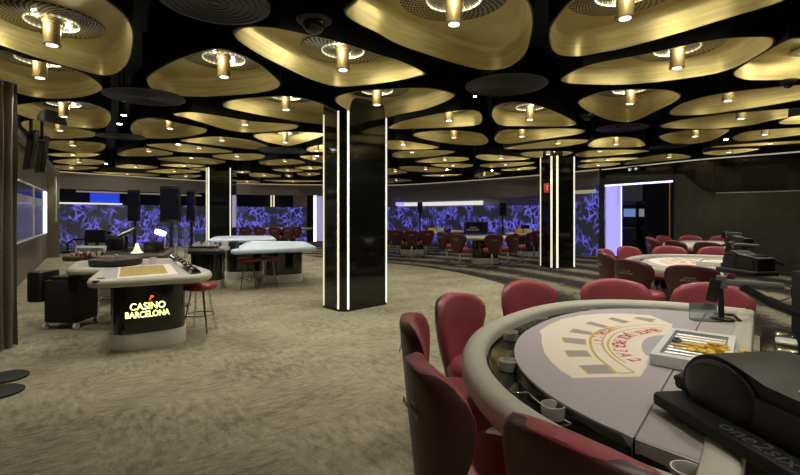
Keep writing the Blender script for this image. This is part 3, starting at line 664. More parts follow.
# ---------------------------------------------------------------- columns
def column(name,base,wu,wv,ang,label,mt,sk=1):
    # base = near corner; u runs right-back, v runs left-back
    t=thing(name,label,'column',(base.x,base.y,0),ang); t['kind']='structure'
    ch=.09
    pl=[(ch,0),(wu-.05,0),(wu,.05),(wu,wv),(0,wv),(0,ch)]
    b=MB(); b.prism(pl,0,HT); b.build('column_shaft',mt,t,smooth=False)
    w=.022
    def strip(x,y,r=0,m=M['led'],ww=w):
        b=MB(); b.box((x,y,H/2+.01),(ww*sk,.02,H-.04),r); b.build('light_strip',m,t,smooth=False)
    strip(ch+.005,-.008,0,M['ledw'],.025); strip(-.006,ch+.02,PI/2,M['led'],.028)
    strip(wu-.035,-.008,0,M['ledw'],.014); strip(-.006,wv-.02,PI/2,M['led'],.012)
    b=MB(); b.prism(offset(pl,.012),0,.04); b.build('plinth',M['blackm'],t,smooth=False)
    return t
c1=column('column_1',Vector((-.87,6.86)),.92,.52,math.radians(44),'glossy black centre column edged with vertical light strips',M['gloss'])
c2=column('column_2',Vector((4.20,12.25)),.70,.60,math.radians(20),'glossy black column with light strips and a red sign, beyond the gaming chairs',M['gloss'],2.0)
c3=column('column_3',Vector((-6.65,15.4)),.85,.7,math.radians(6),'far black column with light strips behind the roulette tables',M['gloss'],2.0)
# signs on the far column
p=Vector((4.33,12.28))
sg=thing('fire_sign','small red and white safety sign on the far column','sign',(4.26,12.2,2.22),math.radians(12))
sg.location=P(546.5,188,0) if False else (W(546.5,12.30,188).x,12.30,W(546.5,12.30,188).z)
sg.rotation_euler=(0,0,math.radians(-55))
b=MB(); b.box((0,0,0),(.16,.015,.26)); b.build('sign_plate',mat('sign_red',(.5,.03,.03),.5,emit=(.6,.05,.05),es=.25),sg,smooth=False)
b=MB(); b.box((.03,-.012,0),(.03,.005,.15)); b.box((.03,-.012,.06),(.08,.005,.02)); b.build('pictogram',M['white'],sg,smooth=False)
# exit sign on the right fascia
p=onarc(634,-.02); ex=thing('exit_sign','small dark exit sign with a pale running figure and arrow above the doorway','sign',(p.x,p.y,3.0-.02),math.atan2(B0.y-A0.y,B0.x-A0.x),None)
b=MB(); b.box((0,0,0),(.5,.03,.17)); b.build('sign_plate',M['black'],ex,smooth=False)
b=MB(); b.box((-.15,-.02,0),(.04,.005,.1)); b.box((-.12,-.02,-.03),(.08,.005,.02)); b.box((-.08,-.02,.01),(.05,.005,.02)); b.box((.1,-.02,0),(.12,.005,.025)); b.box((.1,-.02,0),(.025,.005,.1)); b.build('pictogram',M['signw'],ex,smooth=False)

# ---------------------------------------------------------------- blackjack table
DV=Vector((.627,.779)); DN=Vector((-.779,.627)); O1=Vector((2.5,3.25))-DV*1.37; RZ=math.atan2(.779,.627)
def toL(px,py,z=.80):
    p=P(px,py,z); d=Vector((p.x,p.y))-O1; return (d.dot(DV),d.dot(DN))
def se(a,bb,n=2.5,k=48,th0=0,th1=PI):
    o=[]
    for i in range(k+1):
        th=th0+(th1-th0)*i/k; c,s_=math.cos(th),math.sin(th)
        o.append((a*math.copysign(abs(c)**(2/n),c),bb*abs(s_)**(2/n)))
    return o
SA,SB=1.37,1.28
def arcpts(ins,k=48,se=None): return seT(ins,k)
def seT(ins,k=48):
    o=[]
    for i in range(k+1):
        th=PI*i/k; c,s_=math.cos(th),math.sin(th); n=2.5 if c>=0 else 2.0; a=SA-ins if c>=0 else SA+.09-ins
        o.append((a*math.copysign(abs(c)**(2/n),c),(SB-ins)*abs(s_)**(2/n)))
    return o
def make_bj(label):
    t=thing('blackjack_table',label,'gaming table',(O1.x,O1.y,0),RZ,'blackjack tables')
    b=MB(); prof=[(.06,.70),(.015,.715),(0,.745),(0,.785),(.015,.812),(.045,.825),(.085,.822),(.112,.808),(.12,.79),(.12,.745)]
    b.loft([[(x,y,z) for x,y in arcpts(i)] for i,z in prof],(False,False),closed=False)
    b.build('arm_rail',M['rail'],t,ang=60)
    b=MB(); b.loft([[(x,y,z) for x,y in arcpts(i)] for i,z in [(.115,.76),(.14,.745),(.25,.745),(.262,.80)]],(False,False),closed=False)
    b.build('cup_trough',M['gloss'],t,ang=40)
    # felt
    fe=seT(.26)
    pl=[(x,max(y,.0)) for x,y in fe]
    b=MB(); b.prism([(x,.225+0*y) if y<.225 else (x,y) for x,y in pl],.74,.80); b.build('felt',M['felt'],t,smooth=False)
    b=MB(); b.prism([(-SA+.15,.03),(SA-.20,.03),(SA-.26,.218),(-SA+.19,.218)],.74,.799); b.build('dealer_felt',M['felt2'],t,smooth=False)
    b=MB(); b.rbox((-.045,.0,.765),(2*SA+.09,.10,.10),.03); b.build('dealer_edge',M['rail'],t)
    b=MB(); b.prism(offset([(x,y) for x,y in seT(.1)],0),.66,.735); b.build('table_body',M['black'],t,smooth=False)
    b=MB(); b.lathe([(.55,.10),(.55,.66)],40,Matrix.Translation((0,.55,0)),sy=.62); b.build('pedestal',M['gloss'],t)
    b=MB(); b.lathe([(.57,0),(.57,.14)],40,Matrix.Translation((0,.55,0)),sy=.62); b.build('steel_skirt',M['steel'],t)
    # cup holders
    for px,py in ((510.5,331),(508,359),(553,403),(541,317),(687,470),(588.6,308.3),(652,308.3)):
        x,y=toL(px,py)
        if px==687: x+=.02
        b=MB(); b.lathe([(.036,.752),(.036,.786),(.039,.796),(.044,.796),(.044,.788),(.041,.748)],24,Matrix.Translation((x,y,0)),caps=(False,False)); co_=b.build('cup_holder',M['silver'],t)
        b=MB(); b.lathe([(.0355,.750),(.0355,.756)],20,Matrix.Translation((x,y,0))); b.build('cup_well',M['black'],co_)
    # coin trays between cups
    ap=seT(.195,96)
    for i in (44,79):
        q=[Vector(ap[j]) for j in range(i-4,i+5)]
        b=MB(); 
        L_=[]; R_=[]
        for j,v in enumerate(q):
            tt=(q[min(8,j+1)]-q[max(0,j-1)]).normalized(); nn_=Vector((-tt.y,tt.x))*.038; L_.append(v+nn_); R_.append(v-nn_)
        lp=L_+R_[::-1]; b.tube([(v.x,v.y,.762) for v in lp],.004,6,True); b.build('tray_rim',M['chrome'],t)
    # printed layout
    cr=[(601.6,313.6),(625,313.8),(650,315.3),(673,324.7),(666.8,335.3),(655,336),(648,337.5),(643,341),(641.6,344.7),(642,350),(644.7,354),(651.7,359),(640.5,376.7),(573,378.4),(560,370),(551,361.6),(545,354),(542.6,346.8),(541.5,341),(542,336.3),(539.5,331),(549,324.7),(561.6,319.5),(580,315.6)]
    b=MB(); b.prism([toL(*p) for p in cr],.8002,.8012); b.build('printed_layout',M['cream'],t,smooth=False)
    z=lambda p:(530+p[0]/4.75,290+p[1]/4.75)
    bx=[[(230,360),(365,355),(408,398),(275,400)],[(160,288),(270,288),(295,318),(180,318)],[(150,225),(265,235),(268,262),(160,250)],[(205,183),(300,203),(290,215),(185,200)],[(285,150),(378,175),(355,182),(262,160)],[(390,130),(478,152),(445,160),(370,138)],[(510,128),(600,140),(580,155),(490,135)]]
    g=MB()
    for q in bx:
        pl=[toL(*z(p)) for p in q]; g.prism(pl,.8012,.8018); cxy=(sum(p[0] for p in pl)/4,sum(p[1] for p in pl)/4)
        w=MB(); w.prism([(cxy[0]+(p[0]-cxy[0])*.86,cxy[1]+(p[1]-cxy[1])*.86) for p in pl],.8018,.8022); w.build('betting_box',M['box'],t,smooth=False)
    def ribbon(mb,pts,wd):
        q=spline([toL(*z(p)) for p in pts],6,False); L_=[];R_=[]
        for j,v in enumerate(q):
            tt=(q[min(len(q)-1,j+1)]-q[max(0,j-1)]).normalized(); nn_=Vector((-tt.y,tt.x))*wd/2; L_.append(v+nn_); R_.append(v-nn_)
        mb.loft([[(a.x,a.y,.8014),(c.x,c.y,.8014)] for a,c in zip(L_,R_)],(False,False),closed=False)
    ribbon(g,[(430,172),(340,190),(298,215),(286,250),(310,308),(370,360),(415,394),(495,394)],.014)
    ribbon(g,[(665,172),(560,165),(440,178),(370,205),(345,240),(352,280),(400,330),(495,393)],.010)
    ribbon(g,[(640,182),(530,182),(430,198),(385,225),(370,262),(395,305),(450,345)],.010)
    g.build('gold_lines',M['goldp'],t,smooth=False)
    tx=MB()
    def arctext(txt,pts,size):
        q=spline([toL(*z(p)) for p in pts],12,False); cum=[0]
        for a,c in zip(q,q[1:]): cum.append(cum[-1]+(c-a).length)
        T=cum[-1]
        for k,ch in enumerate(txt):
            if ch==' ': continue
            s_=T*(k+.5)/len(txt); i=max(j for j in range(len(cum)-1) if cum[j]<=s_)
            v=q[i].lerp(q[i+1],(s_-cum[i])/max(1e-6,cum[i+1]-cum[i])); tt=(q[i+1]-q[i]).normalized()
            vs_,fs_=text_geo(ch,size)
            tx.add(vs_,fs_,Matrix.Translation((v.x,v.y,.8024))@Matrix.Rotation(math.atan2(tt.y,tt.x),4,'Z'))
    arctext('BLACK JACK PAGA 3 A 2',[(605,190),(520,203),(450,222),(420,250),(425,285),(455,315),(510,340)],.097)
    arctext('SEGURO 2 A 1',[(400,183),(345,200),(318,225),(322,262)],.066)
    tx.build('printed_lettering',M['redp'],t,smooth=False)
    return t
T1=make_bj('large curved blackjack table in the foreground with cream printed layout')
OF2=Vector((2.88,4.05)); OF3=Vector((5.7,7.85))
dup(T1,(O1.x+OF2.x,O1.y+OF2.y,0),RZ,'second blackjack table, just behind the foreground one')
dup(T1,(O1.x+OF3.x,O1.y+OF3.y,0),RZ,'farthest blackjack table of the three, near the textured wall')

# ---------------------------------------------------------------- chairs
LOGO='CASINO\nBARCELONA'
def make_chair(label):
    # faces +y (sitter looks to +y); backrest at y<0
    t=thing('gaming_chair',label,'chair',(0,0,0),0,'burgundy gaming chairs')
    hw=[(.40,.13),(.46,.155),(.54,.195),(.62,.235),(.70,.27),(.78,.292),(.84,.294),(.89,.272),(.93,.222),(.950,.14),(.958,.05)]
    b=MB(); rings=[]
    for z,w in hw:
        w*=.94; z=.40+(z-.40)*.975
        th=.052 if z<.9 else .052*max(.25,math.sqrt(max(0,1-((z-.9)/.062)**2)))
        lean=-.20-.10*(z-.4)
        ring=[]
        m=14
        for i in range(m+1):
            u=-1+2*i/m; x=u*w; cy=.10*(u*w/.29)**2
            e=math.sqrt(max(0,1-abs(u)**6)); ring.append((x,lean+cy-th*.9*e*1.0,z))
        for i in range(m,-1,-1):
            u=-1+2*i/m; x=u*w; cy=.10*(u*w/.29)**2
            e=math.sqrt(max(0,1-abs(u)**4)); ring.append((x,lean+cy+th*(.9)*e+.002,z))
        rings.append(ring)
    b.loft(rings)
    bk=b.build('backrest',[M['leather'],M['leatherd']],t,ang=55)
    # rear faces of the backrest take the darker burgundy
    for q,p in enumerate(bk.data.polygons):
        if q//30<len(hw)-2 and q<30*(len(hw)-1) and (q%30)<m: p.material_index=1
    b=MB(); b.lathe([(.05,.40),(.20,.41),(.235,.44),(.245,.48),(.235,.525),(.20,.545),(.10,.552),(.01,.553)],32,Matrix.Translation((0,.02,0)),sx=1.03,sy=1.0); b.build('seat',M['leather'],t,ang=60)
    b=MB(); b.tube([(0,0,.02),(0,0,.41)],.028,12); b.tube([(0,-.2,.46),(0,-.1,.41),(0,0,.40)],.02,8); b.build('post',M['chrome'],t)
    b=MB(); b.lathe([(.22,0),(.22,.012),(.18,.022),(.03,.035)],28); b.build('foot_disc',M['chrome'],t)
    vs_,fs_=text_geo(LOGO,.032,.001)
    b=MB(); b.add(vs_,fs_,Matrix.Translation((0,-.2885,.79))@Matrix.Rotation(math.radians(84),4,'X')); b.build('logo_lettering',M['cloth'],t,smooth=False)
    return t
chair0=make_chair('x'); used=False
def chair(x,y,face,label,group='burgundy gaming chairs',s=None):
    global used
    if not used:
        used=True; chair0.location=(x,y,0); chair0.rotation_euler=(0,0,face-PI/2); chair0['label']=label; chair0['group']=group; return chair0
    return dup(chair0,(x,y,0),face-PI/2,label,group,s)
# backrest centres round the near table -> seat centre is .25 forward
def chair_at_back(bx,by,face,label,group='burgundy gaming chairs',s=None):
    return chair(bx+.25*math.cos(face),by+.25*math.sin(face),face,label,group,s)
near=[(2.52,3.64,-2.15,'E'),(1.83,3.86,-1.85,'D'),(1.02,3.74,-1.20,'C'),(.36,3.14,-.75,'B'),(.045,2.46,-.10,'A'),(.075,1.69,.27,'F'),(.42,1.13,.66,'G')]
names={'E':'burgundy chair at the far corner of the foreground table, behind the small display','D':'burgundy chair behind the middle of the foreground table far edge','C':'burgundy chair between the solitary rounded one and the middle far-edge chair of the foreground table',
 'B':'bright burgundy chair whose red seat shows left of the foreground table','A':'narrow side-on burgundy chair standing out farthest left at the foreground table','F':'large dark-backed burgundy chair left of the foreground table, nearest but one','G':'dark-backed burgundy chair cut by the bottom edge, pressed against the table rail'}
for x,y,a,k in near: chair_at_back(x,y,a,names[k])
w2={'E':'far corner chair of the second blackjack table beside its card shuffler','D':'middle chair on the far edge of the second blackjack table','C':'chair left of middle on the far edge of the second blackjack table','B':'chair at the left far bend of the second blackjack table','A':'chair at the left tip of the second blackjack table',
 'F':'dark chair back with silver logo, left of the two before the second table','G':'wide dark chair back with silver logo, right of the two before the second table'}
for x,y,a,k in near:
    dx,dy=(OF2.x,OF2.y)
    if k=='F': x,y=2.80-dx,5.52-dy
    if k=='G': x,y=3.16-dx,4.90-dy
    chair_at_back(x+dx,y+dy,a+(.15 if k in'FG' else 0),w2[k],'chairs of the second blackjack table')
for x,y,a,k in near:
    chair_at_back(x+OF3.x,y+OF3.y,a,'burgundy chair at the '+{'E':'far corner','D':'far middle','C':'far left part','B':'left bend','A':'left tip','F':'near left side','G':'near end'}[k]+' of the farthest blackjack table','chairs of the farthest blackjack table')

# ---------------------------------------------------------------- things on the near tables
def shuffler(label,loc,rz,s=1.0):
    t=thing('card_shuffler',label,'card shuffler',loc,rz,'card shufflers'); t.scale=(s,)*3
    # local: x = along machine away from the nose, y = width to the left(-)..., z up
    pr=[(.02,.04),(.0,.10),(.01,.16),(.05,.215),(.11,.25),(.17,.258),(.24,.245),(.32,.22),(.62,.205),(.66,.19),(.66,.04)]
    pr=[(x,z_*.84+.005) for x,z_ in pr]; sp=[tuple(v) for v in spline(pr[:8],4,False)]+pr[8:]
    b=MB(); rg=[]
    for y,ins in ((0,.012),(.01,.0),(.27,.0),(.28,.012)):
        cx,cz=.33,.13
        rg.append([(cx+(x-cx)*(1-ins*2),y,cz+(z_-cz)*(1-ins*2)) for x,z_ in sp])
    b.loft(rg); b.build('body',M['black'],t,ang=35)
    b=MB(); b.rbox((.34,.10,.022),(.74,.40,.044),.03); b.build('base',M['blackm'],t)
    b=MB(); 
    cc=[(.17+.135*math.cos(a*PI/18),.110+.098*math.sin(a*PI/18)) for a in range(36)]
    b.loft([[(x,.002,z_) for x,z_ in cc],[(x,-.012,z_) for x,z_ in cc],[(.17+(x-.17)*.9,-.02,.110+(z_-.110)*.9) for x,z_ in cc]],(False,True)); b.build('drum_cover',M['blackl'],t)
    pp=rounded([(.20,.05),(.60,.05),(.60,.145),(.26,.145)],.06)
    b=MB(); b.loft([[(v.x,.0,v.y) for v in pp],[(v.x,-.014,v.y) for v in pp]],(False,True)); b.build('side_panel',M['blackl'],t)
    b=MB(); b.rbox((-.03,.07,.06),(.09,.09,.05),.02); b.tube([(-.06,.03,.07),(-.075,.07,.075),(-.06,.11,.07)],.012); b.build('card_chute',M['blackm'],t)
    b=MB(); b.box((.50,.14,.183),(.22,.17,.006)); b.build('display_recess',M['screen'],t,smooth=False)
    b=MB(); b.cyl((.38,.05,.190),.006,.004,12); b.build('indicator_stud',M['steel'],t)
    vs_,fs_=text_geo('one2six',.075,.001)
    b=MB(); b.add(vs_,fs_,Matrix.Translation((.36,-.062,.046))); b.build('logo_lettering',mat('shuffler_logo_grey',(.11,.11,.12),.5),t,smooth=False)
    return t
az=math.atan2(-.99,.12)
S1=shuffler('large black card shuffler in the near corner of the foreground table',(1.0,1.60,.822),az)
p=(S1.location.x+OF2.x-.05,S1.location.y+OF2.y-.3,.822)
shuffler('black card shuffler on the second blackjack table',p,az,.8).scale=(.7,.8,1.15)
shuffler('black card shuffler on the farthest blackjack table',(1.02+OF3.x+.15,1.65+OF3.y,.822),az,.75).scale=(.7,.75,1.1)

def onT(px,py,z,off=(0,0)):
    p=P(px,py,z); return (p.x+off[0],p.y+off[1],z)
def chiptray(label,off):
    q=[P(672,331,.855),P(739,340.5,.855),P(737,362,.855),P(659,366,.855)]
    o=(q[0]+q[1]+q[2]+q[3])/4; 
    u=Vector((q[3].x-q[0].x,q[3].y-q[0].y)); a=math.atan2(u.y,u.x)
    # length along dealer line, centred
    t=thing('chip_tray',label,'chip tray',(1.47+off[0],2.235+off[1],.803),RZ,'chip trays')
    b=MB(); 
    for c,d in (((0,.135,.025),(.62,.03,.05)),((0,-.135,.025),(.62,.03,.05)),((-.285,0,.025),(.05,.24,.05)),((.285,0,.025),(.05,.24,.05))): b.box(c,d)
    b.build('frame',M['white'],t,smooth=False)
    b=MB(); b.box((0,0,.008),(.53,.25,.012)); b.build('tray_floor',M['gloss'],t,smooth=False)
    for k in range(9):
        b=MB(); x=-.23+k*.058
        b.tube([(x,-.11,.026),(x,.11,.026)],.012,8)
        b.build('chip_row',M['chip'] if 4<=k<=5 else M['steel'],t)
    return t
ct=chiptray('white-framed chip tray with yellow chips on the foreground table',(0,0))
chiptray('white-framed chip tray on the second blackjack table',OF2)
chiptray('white-framed chip tray on the farthest blackjack table',OF3)
# chip pile and small blue dealer button
t=thing('chip_pile','loose pile of small yellow chips in the foreground table tray','chips',onT(715,350,.84)); t['category']='chips'
b=MB()
for k in range(110):
    a=random.random()*6.28; r=abs(random.gauss(0,.042)); b.lathe([(.018,0),(.018,.005)],10,Matrix.Translation((r*math.cos(a)*1.3,r*math.sin(a),.0+.03*max(0,1-r/.08)*random.random()))@Matrix.Rotation(random.uniform(-.4,.4),4,'X'))
o=b.build('chips',M['chip'],t); 
t=thing('dealer_button','small blue and white dealer button on the chip tray corner','button',onT(677,342,.858),.5); t.scale=(.6,.6,.6)
b=MB(); b.rbox((0,0,.012),(.07,.05,.024),.008); b.build('base',M['grey'],t); b=MB(); b.lathe([(.022,.024),(.022,.034)],16); b.tube([(.014*math.cos(a*PI/6),.014*math.sin(a*PI/6),.037) for a in range(10)],.004); b.build('emblem',M['blue'],t)
# acrylic sign holder
mg=mat('clear_acrylic',(.8,.85,.9),.08,trans=.85)
x,y,z=onT(703,319.5,.80); t=thing('acrylic_holder','clear acrylic sign holder standing at the far end of the foreground table','sign holder',(x,y,.8),-.15)
b=MB(); b.box((0,0,.055),(.17,.006,.11)); b.box((0,-.035,.004),(.17,.07,.006)); b.build('holder',mg,t,smooth=False); 
b=MB(); b.box((0,.005,.085),(.168,.003,.045)); b.build('insert_card',M['white'],t,smooth=False)

# display pole with arm at the dealer corner
def dealer_arm(label,off,g='dealer display arms'):
    t=thing('display_arm',label,'display arm',(2.13+off[0],2.98+off[1],0),0,g)
    b=MB(); b.tube([(0,0,.80),(-.01,0,1.06)],.018,10); b.lathe([(.07,.80),(.07,.812),(.03,.82)],16); b.tube([(.03,-.12,.82),(.08,0,.83),(.02,.1,.82)],.01); b.build('pole',M['black'],t)
    b=MB(); b.rbox((-.075,-.03,1.0),(.065,.014,.15),.008,-.35,Matrix.Rotation(.2,4,'Y')); b.build('player_display',M['blackl'],t)
    b=MB(); b.tube([(-.02,0,1.05),(.12,-.02,1.045),(.36,-.05,1.03)],.022,10); b.lathe([(.03,-.02),(.03,.06)],12,Matrix.Translation((.0,0,1.03))); b.build('arm_tube',mat('arm_grey',(.16,.15,.14),.5),t)
    b=MB(); b.tube([(.12,-.02,1.02),(.28,-.06,.92),(.42,-.14,.86),(.60,-.2,.76)],.028,8); b.build('strut',M['black'],t)
    b=MB(); b.tube([(.36,-.05,1.04),(.42,-.05,1.02),(.42,-.05,.96),(.34,-.05,.93),(.28,-.05,.96)],.004,6); b.build('cable',M['black'],t)
    return t
dealer_arm('black pole with small display and grey arm at the dealer end of the foreground table',(0,0))
dealer_arm('display pole with grey arm at the dealer end of the second blackjack table',(OF2.x-.05,OF2.y-.3))
dealer_arm('display pole with grey arm at the dealer end of the farthest blackjack table',(OF3.x,OF3.y))
# dealer console (cash box unit) and tall cabinet
def console(label,off):
    a=Vector((off[0],off[1])); p=O1+DV*.75-DN*.20+a
    t=thing('dealer_console',label,'dealer console',(p.x,p.y,0),RZ,'dealer consoles')
    b=MB(); b.rbox((0,0,.36),(.75,.24,.72),.03); b.build('cabinet',M['blackm'],t)
    b=MB(); b.box((0,0,.735),(.70,.22,.02)); b.build('worktop',M['gloss'],t,smooth=False)
    for k in (-1,0,1):
        b=MB(); b.rbox((k*.2,0,.752),(.15,.10,.014),.02); b.build('card_slot',M['chrome'] if k else M['steel'],t)
console('black console with chrome card slots beside the foreground table dealer edge',(0,0))
p=W(815,3.05,z=0); t=thing('black_cabinet','tall plain black cabinet cut by the right edge of the view','cabinet',(p.x+.13,p.y,0),0)
b=MB(); b.rbox((0,0,.56),(.34,.3,1.08),.02); b.build('carcass',M['blackm'],t); b=MB(); b.box((0,-.153,.55),(.30,.012,.98)); b.build('door',M['black'],t,smooth=False)
b=MB(); b.box((-.1,-.165,.6),(.015,.02,.12)); b.build('handle',M['steel'],t,smooth=False)

# ---------------------------------------------------------------- roulette tables (left)
def rou(name,label,poly,railm,feltm,base,basesz,baserot,z=.80,rail_w=.10,rnd=.22,group='roulette tables',basem=None):
    cx=sum(p[0] for p in poly)/len(poly);cy=sum(p[1] for p in poly)/len(poly)
    t=thing(name,label,'gaming table',(cx,cy,0),0,group)
    pl=rounded([(p[0]-cx,p[1]-cy) for p in poly],rnd,6)
    A=sum(pl[i].x*pl[(i+1)%len(pl)].y-pl[(i+1)%len(pl)].x*pl[i].y for i in range(len(pl)))
    if A<0: pl=pl[::-1]
    b=MB(); prof=[(-.05,z-.075),(-.01,z-.065),(0,z-.04),(0,z-.015),(-.015,z+.01),(-.045,z+.022),(-rail_w+.025,z+.018),(-rail_w,z)]
    b.loft([[(v.x,v.y,zz) for v in offset(pl,o)] for o,zz in prof],(True,False)); b.build('arm_rail',railm,t,ang=60)
    b=MB(); b.prism([(v.x,v.y) for v in offset(pl,-rail_w+.004)],z-.05,z+.002); b.build('felt',feltm,t,smooth=False)
    for bx,by in base:
        T=Matrix.Translation((bx-cx,by-cy,0))@Matrix.Rotation(baserot,4,'Z')
        def sq(k,zz): 
            o=[]
            for i in range(40):
                a=2*PI*i/40; c,s_=math.cos(a),math.sin(a); o.append((math.copysign(abs(c)**.6,c)*basesz[0]/2*k,math.copysign(abs(s_)**.6,s_)*basesz[1]/2*k,zz))
            return o
        b=MB(); b.loft([sq(.97,.15),sq(.97,z-.06)],M=T); b.build('pedestal',M['gloss'],t,ang=30)
        b=MB(); b.loft([sq(1,0),sq(1,.02),sq(1.0,.17),sq(.97,.175)],M=T); b.build('steel_skirt',M['steel'],t,ang=30)
    return t,(cx,cy)
L1p=[(-3.22,4.58),(-2.20,5.08),(-2.24,5.42),(-3.5,7.0),(-4.75,6.6),(-4.2,5.62),(-3.78,5.68)]
L1,c=rou('roulette_table','roulette table with a lit casino sign on its base and a betting layout',L1p,M['rail'],M['felt'],[(-2.96,5.30)],(.78,.62),math.radians(34)+0)
# printed layout and trims
def flat(name,pts,zb,m,t,c,h=.0015):
    b=MB(); q=[P(px,py,zb) for px,py in pts]; b.prism([(v.x-c[0],v.y-c[1]) for v in q],zb,zb+h); return b.build(name,m,t,smooth=False)
flat('layout_border',[(117,278.5),(178,274),(170,264),(119,266)],.8022,M['cream'],L1,c)
flat('betting_grid',[(119,277),(168,273.2),(163,265),(121,267)],.8038,mat('betting_grid_print',(.42,.33,.12),.9,noise=.5,nscale=16),L1,c)
flat('card_pad',[(92,282),(104,281),(105,278.5),(95,279)],.8022,M['black'],L1,c,.01)
# chip rack along the right side
b=MB(); a0=P(173,257.5,.81);a1=P(196,274,.81); 
b.tube([(a0.x-c[0],a0.y-c[1],.805),(a1.x-c[0],a1.y-c[1],.805)],.06,8); b.build('rail_channel',M['gloss'],L1)
for k in range(7):
    q=a0.lerp(a1,(k+.5)/7); b=MB(); b.lathe([(.035,.80),(.035,.872),(.028,.872),(.028,.83)],16,Matrix.Translation((q.x-c[0],q.y-c[1],0))); b.build('cup_holder',M['chrome'],L1)
# lit sign, curved on the base front
ct_=Vector((-2.96,5.30))
def sel(n=720):
    o=[]; rot=math.radians(34)
    for i in range(n+1):
        a=2*PI*i/n; c_,s_=math.cos(a),math.sin(a)
        lx=math.copysign(abs(c_)**.6,c_)*(.78/2*.97+.006); ly=math.copysign(abs(s_)**.6,s_)*(.62/2*.97+.006)
        o.append(Vector((ct_.x+lx*math.cos(rot)-ly*math.sin(rot),ct_.y+lx*math.sin(rot)+ly*math.cos(rot))))
    return o
SE_=sel(); cum=[0]
for a_,c_ in zip(SE_,SE_[1:]): cum.append(cum[-1]+(c_-a_).length)
i0=min(range(len(SE_)),key=lambda i:abs(pxof(SE_[i])-148)+(SE_[i].y>ct_.y)*999); S0=cum[i0]
def onbase(vs_,zc):
    o=[]
    for x,y,z_ in vs_:
        q=(S0+x)%cum[-1]; k=max(i for i in range(len(cum)-1) if cum[i]<=q); p=SE_[k].lerp(SE_[k+1],(q-cum[k])/max(1e-9,cum[k+1]-cum[k]))
        d=(SE_[k+1]-SE_[k]).normalized(); p=p+Vector((d.y,-d.x))*z_
        o.append((p.x-c[0],p.y-c[1],zc+y))
    return o
def fit(txt,wd,ht):
    v,f=text_geo(txt,.1,.0); x0=min(q[0] for q in v);x1=max(q[0] for q in v);y0=min(q[1] for q in v);y1=max(q[1] for q in v)
    v=[((q[0]-(x0+x1)/2)*wd/(x1-x0),(q[1]-(y0+y1)/2)*ht/(y1-y0),.004) for q in v]
    w_=[(q[0]*1.0+.0035,q[1],.004) for q in v]
    return v+w_+[(q[0],q[1]+.003,.004) for q in v],f+[tuple(i+len(v) for i in t) for t in f]+[tuple(i+2*len(v) for i in t) for t in f]
s1=MB(); v1,f1=fit('CASINO',.345,.075); s1.add(onbase(v1,.475),f1); v1,f1=fit('BARCELONA',.43,.068); s1.add(onbase(v1,.385),f1); s1.build('lit_lettering',M['signg'],L1,smooth=False)
s2=MB(); s2.add(onbase([((.04)+.020*math.cos(a*PI/5),.020*math.sin(a*PI/5)*(1 if a%2 else .4),.004) for a in range(10)],.575),[tuple(range(10))]); s2.add(onbase([(.018,-.04,.004),(.028,-.04,.004),(.030,-.012,.004),(.016,-.012,.004)],.575),[(0,1,2,3)]); s2.build('lit_emblem',M['signr'],L1,smooth=False)
# roulette wheel
wx,wy=W(116,6.15,z=0).x-c[0],6.15-c[1]; WT=Matrix.Translation((wx,wy,.803))@Matrix.Scale(.86,4)
b=MB(); b.lathe([(.30,.0),(.36,.02),(.37,.09),(.36,.105),(.33,.11)],40,WT,caps=(True,False)); wh=b.build('roulette_wheel',M['black'],L1)
b=MB(); b.lathe([(.33,.108),(.25,.07),(.12,.06),(.03,.10),(.01,.13)],40,WT,caps=(False,True)); b.build('number_ring',M['wood'],wh)
b=MB(); b.lathe([(.02,.09),(.02,.16),(.03,.165),(.005,.18)],12,WT); b.build('turret',M['chrome'],wh)

# second row tables
def Pt(px,D): return ((px-400)/F*D,D)
L2,c2_=rou('roulette_table','white-rimmed gaming table with two red stools tucked under it',[Pt(229,8.5),Pt(318,9.3),Pt(306,11.2),Pt(248,11.4)],M['railw'],mat('white_blue_felt',(.55,.62,.75),.8),[Pt(283,10.1),Pt(245,10.6)],(.85,.62),math.radians(20))
L3,c3_=rou('roulette_table','white-topped gaming table farther back beside the black column',[Pt(206,11.8),Pt(277,12.4),Pt(272,14.2),Pt(215,14.0)],M['railw'],mat('white_blue_felt_b',(.55,.62,.75),.8),[Pt(240,13.2)],(.8,.6),0)
L5,c5_=rou('roulette_table','dark-edged gaming table with chips between the lit-sign table and the white one',[Pt(183,8.6),Pt(224,8.5),Pt(226,10.0),Pt(190,10.4)],M['black'],M['blackm'],[Pt(208,9.15)],(.62,.5),0)
L4,c4_=rou('roulette_table','cluttered gaming table with electronic boxes behind the roulette wheel',[Pt(60,7.2),Pt(168,7.6),Pt(176,9.4),Pt(80,9.2)],M['wood'],M['blackm'],[Pt(110,8.3)],(.8,.6),0)
